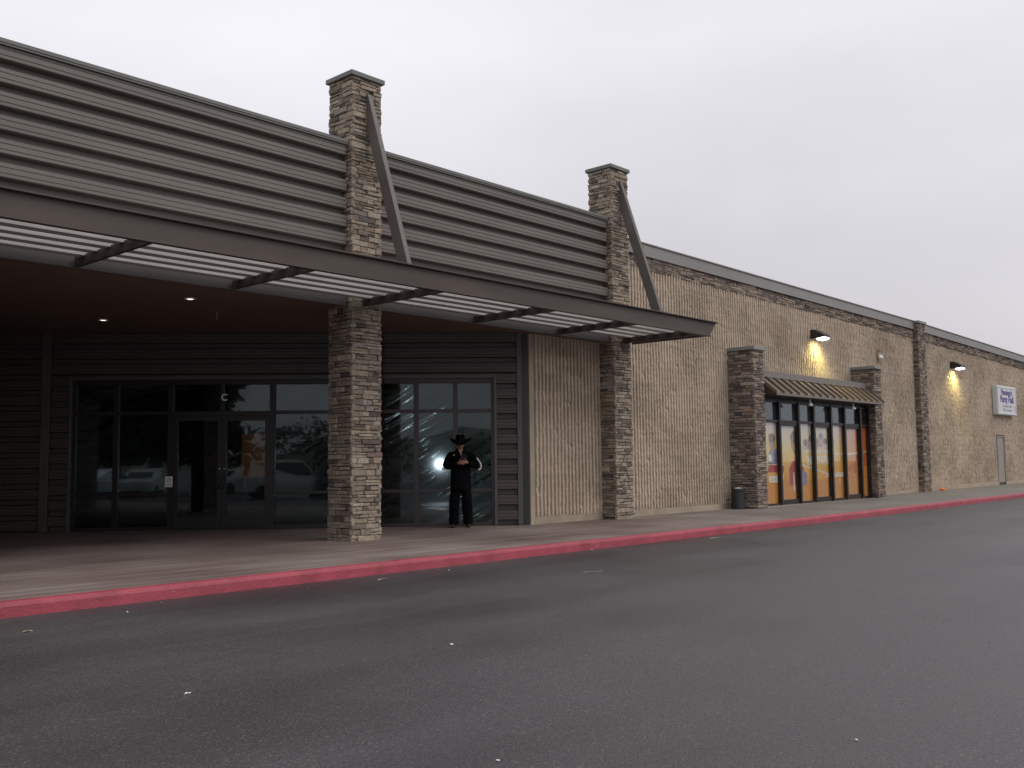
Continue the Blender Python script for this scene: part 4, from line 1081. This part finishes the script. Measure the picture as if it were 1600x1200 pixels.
L.new(sp.outputs['Z'], rz.inputs['Fac'])
ns = N.new('ShaderNodeTexNoise'); ns.inputs['Scale'].default_value = 1.7; ns.inputs['Detail'].default_value = 5; ns.inputs['Roughness'].default_value = .5
mp = N.new('ShaderNodeMapping'); mp.inputs['Scale'].default_value = (1, 1, 2.5); L.new(tc.outputs['Generated'], mp.inputs['Vector']); L.new(mp.outputs[0], ns.inputs['Vector'])
mr = N.new('ShaderNodeMapRange'); mr.inputs['From Min'].default_value = .3; mr.inputs['From Max'].default_value = .7; mr.inputs['To Min'].default_value = 10 * .90; mr.inputs['To Max'].default_value = 10 * 1.08
L.new(ns.outputs['Fac'], mr.inputs['Value'])
mu = N.new('ShaderNodeMix'); mu.data_type = 'RGBA'; mu.blend_type = 'MULTIPLY'; mu.inputs['Factor'].default_value = 1
L.new(rz.outputs['Color'], mu.inputs['A']); L.new(mr.outputs['Result'], mu.inputs['B'])
mx = N.new('ShaderNodeMix'); mx.data_type = 'RGBA'; mx.inputs['Factor'].default_value = .94        # heavy cloud cover over the clear sky
L.new(sky.outputs['Color'], mx.inputs['A']); L.new(mu.outputs['Result'], mx.inputs['B'])
L.new(mx.outputs['Result'], bg.inputs['Color']); bg.inputs['Strength'].default_value = .1

sd = bpy.data.lights.new('sun', 'SUN'); sd.energy = .9; sd.angle = R(40); sd.color = (1, .97, .93)
so = bpy.data.objects.new('sun', sd); COL.objects.link(so)
az = R(SUN_AZ); el = R(SUN_EL)
to = Vector((math.sin(az) * math.cos(el), -math.cos(az) * math.cos(el), math.sin(el)))
so.rotation_euler = (-to).to_track_quat('-Z', 'Y').to_euler(); so.location = to * 60

# the photographer's flash, lit in the photograph and mirrored in the entrance glass
fd = bpy.data.lights.new('camera_flash', 'SPOT'); fd.energy = 420; fd.spot_size = R(58); fd.spot_blend = .5; fd.shadow_soft_size = .12; fd.color = (.84, .89, 1)
fo = bpy.data.objects.new('camera_flash', fd); COL.objects.link(fo)
fo.location = CAM - CR * .40 + CU * .06 - CV * .02
fo.rotation_euler = CV.to_track_quat('-Z', 'Y').to_euler()

# ------------------------------------------------------------------ CAMERA
cd = bpy.data.cameras.new('camera'); cam = bpy.data.objects.new('camera', cd); COL.objects.link(cam)
cd.sensor_width = 36; cd.lens = FOC * 36 / 1600; cd.clip_start = .05; cd.clip_end = 6000
cam.matrix_world = Matrix(((CR.x, CU.x, -CV.x, CAM.x), (CR.y, CU.y, -CV.y, CAM.y), (CR.z, CU.z, -CV.z, CAM.z), (0, 0, 0, 1)))
sc.camera = cam
sc.view_settings.view_transform = 'Standard'; sc.view_settings.look = 'None'; sc.view_settings.exposure = 0; sc.view_settings.gamma = 1
sc.render.engine = 'CYCLES'
sc.cycles.use_denoising = True
sc.cycles.max_bounces = 8; sc.cycles.transparent_max_bounces = 16; sc.cycles.sample_clamp_indirect = 40
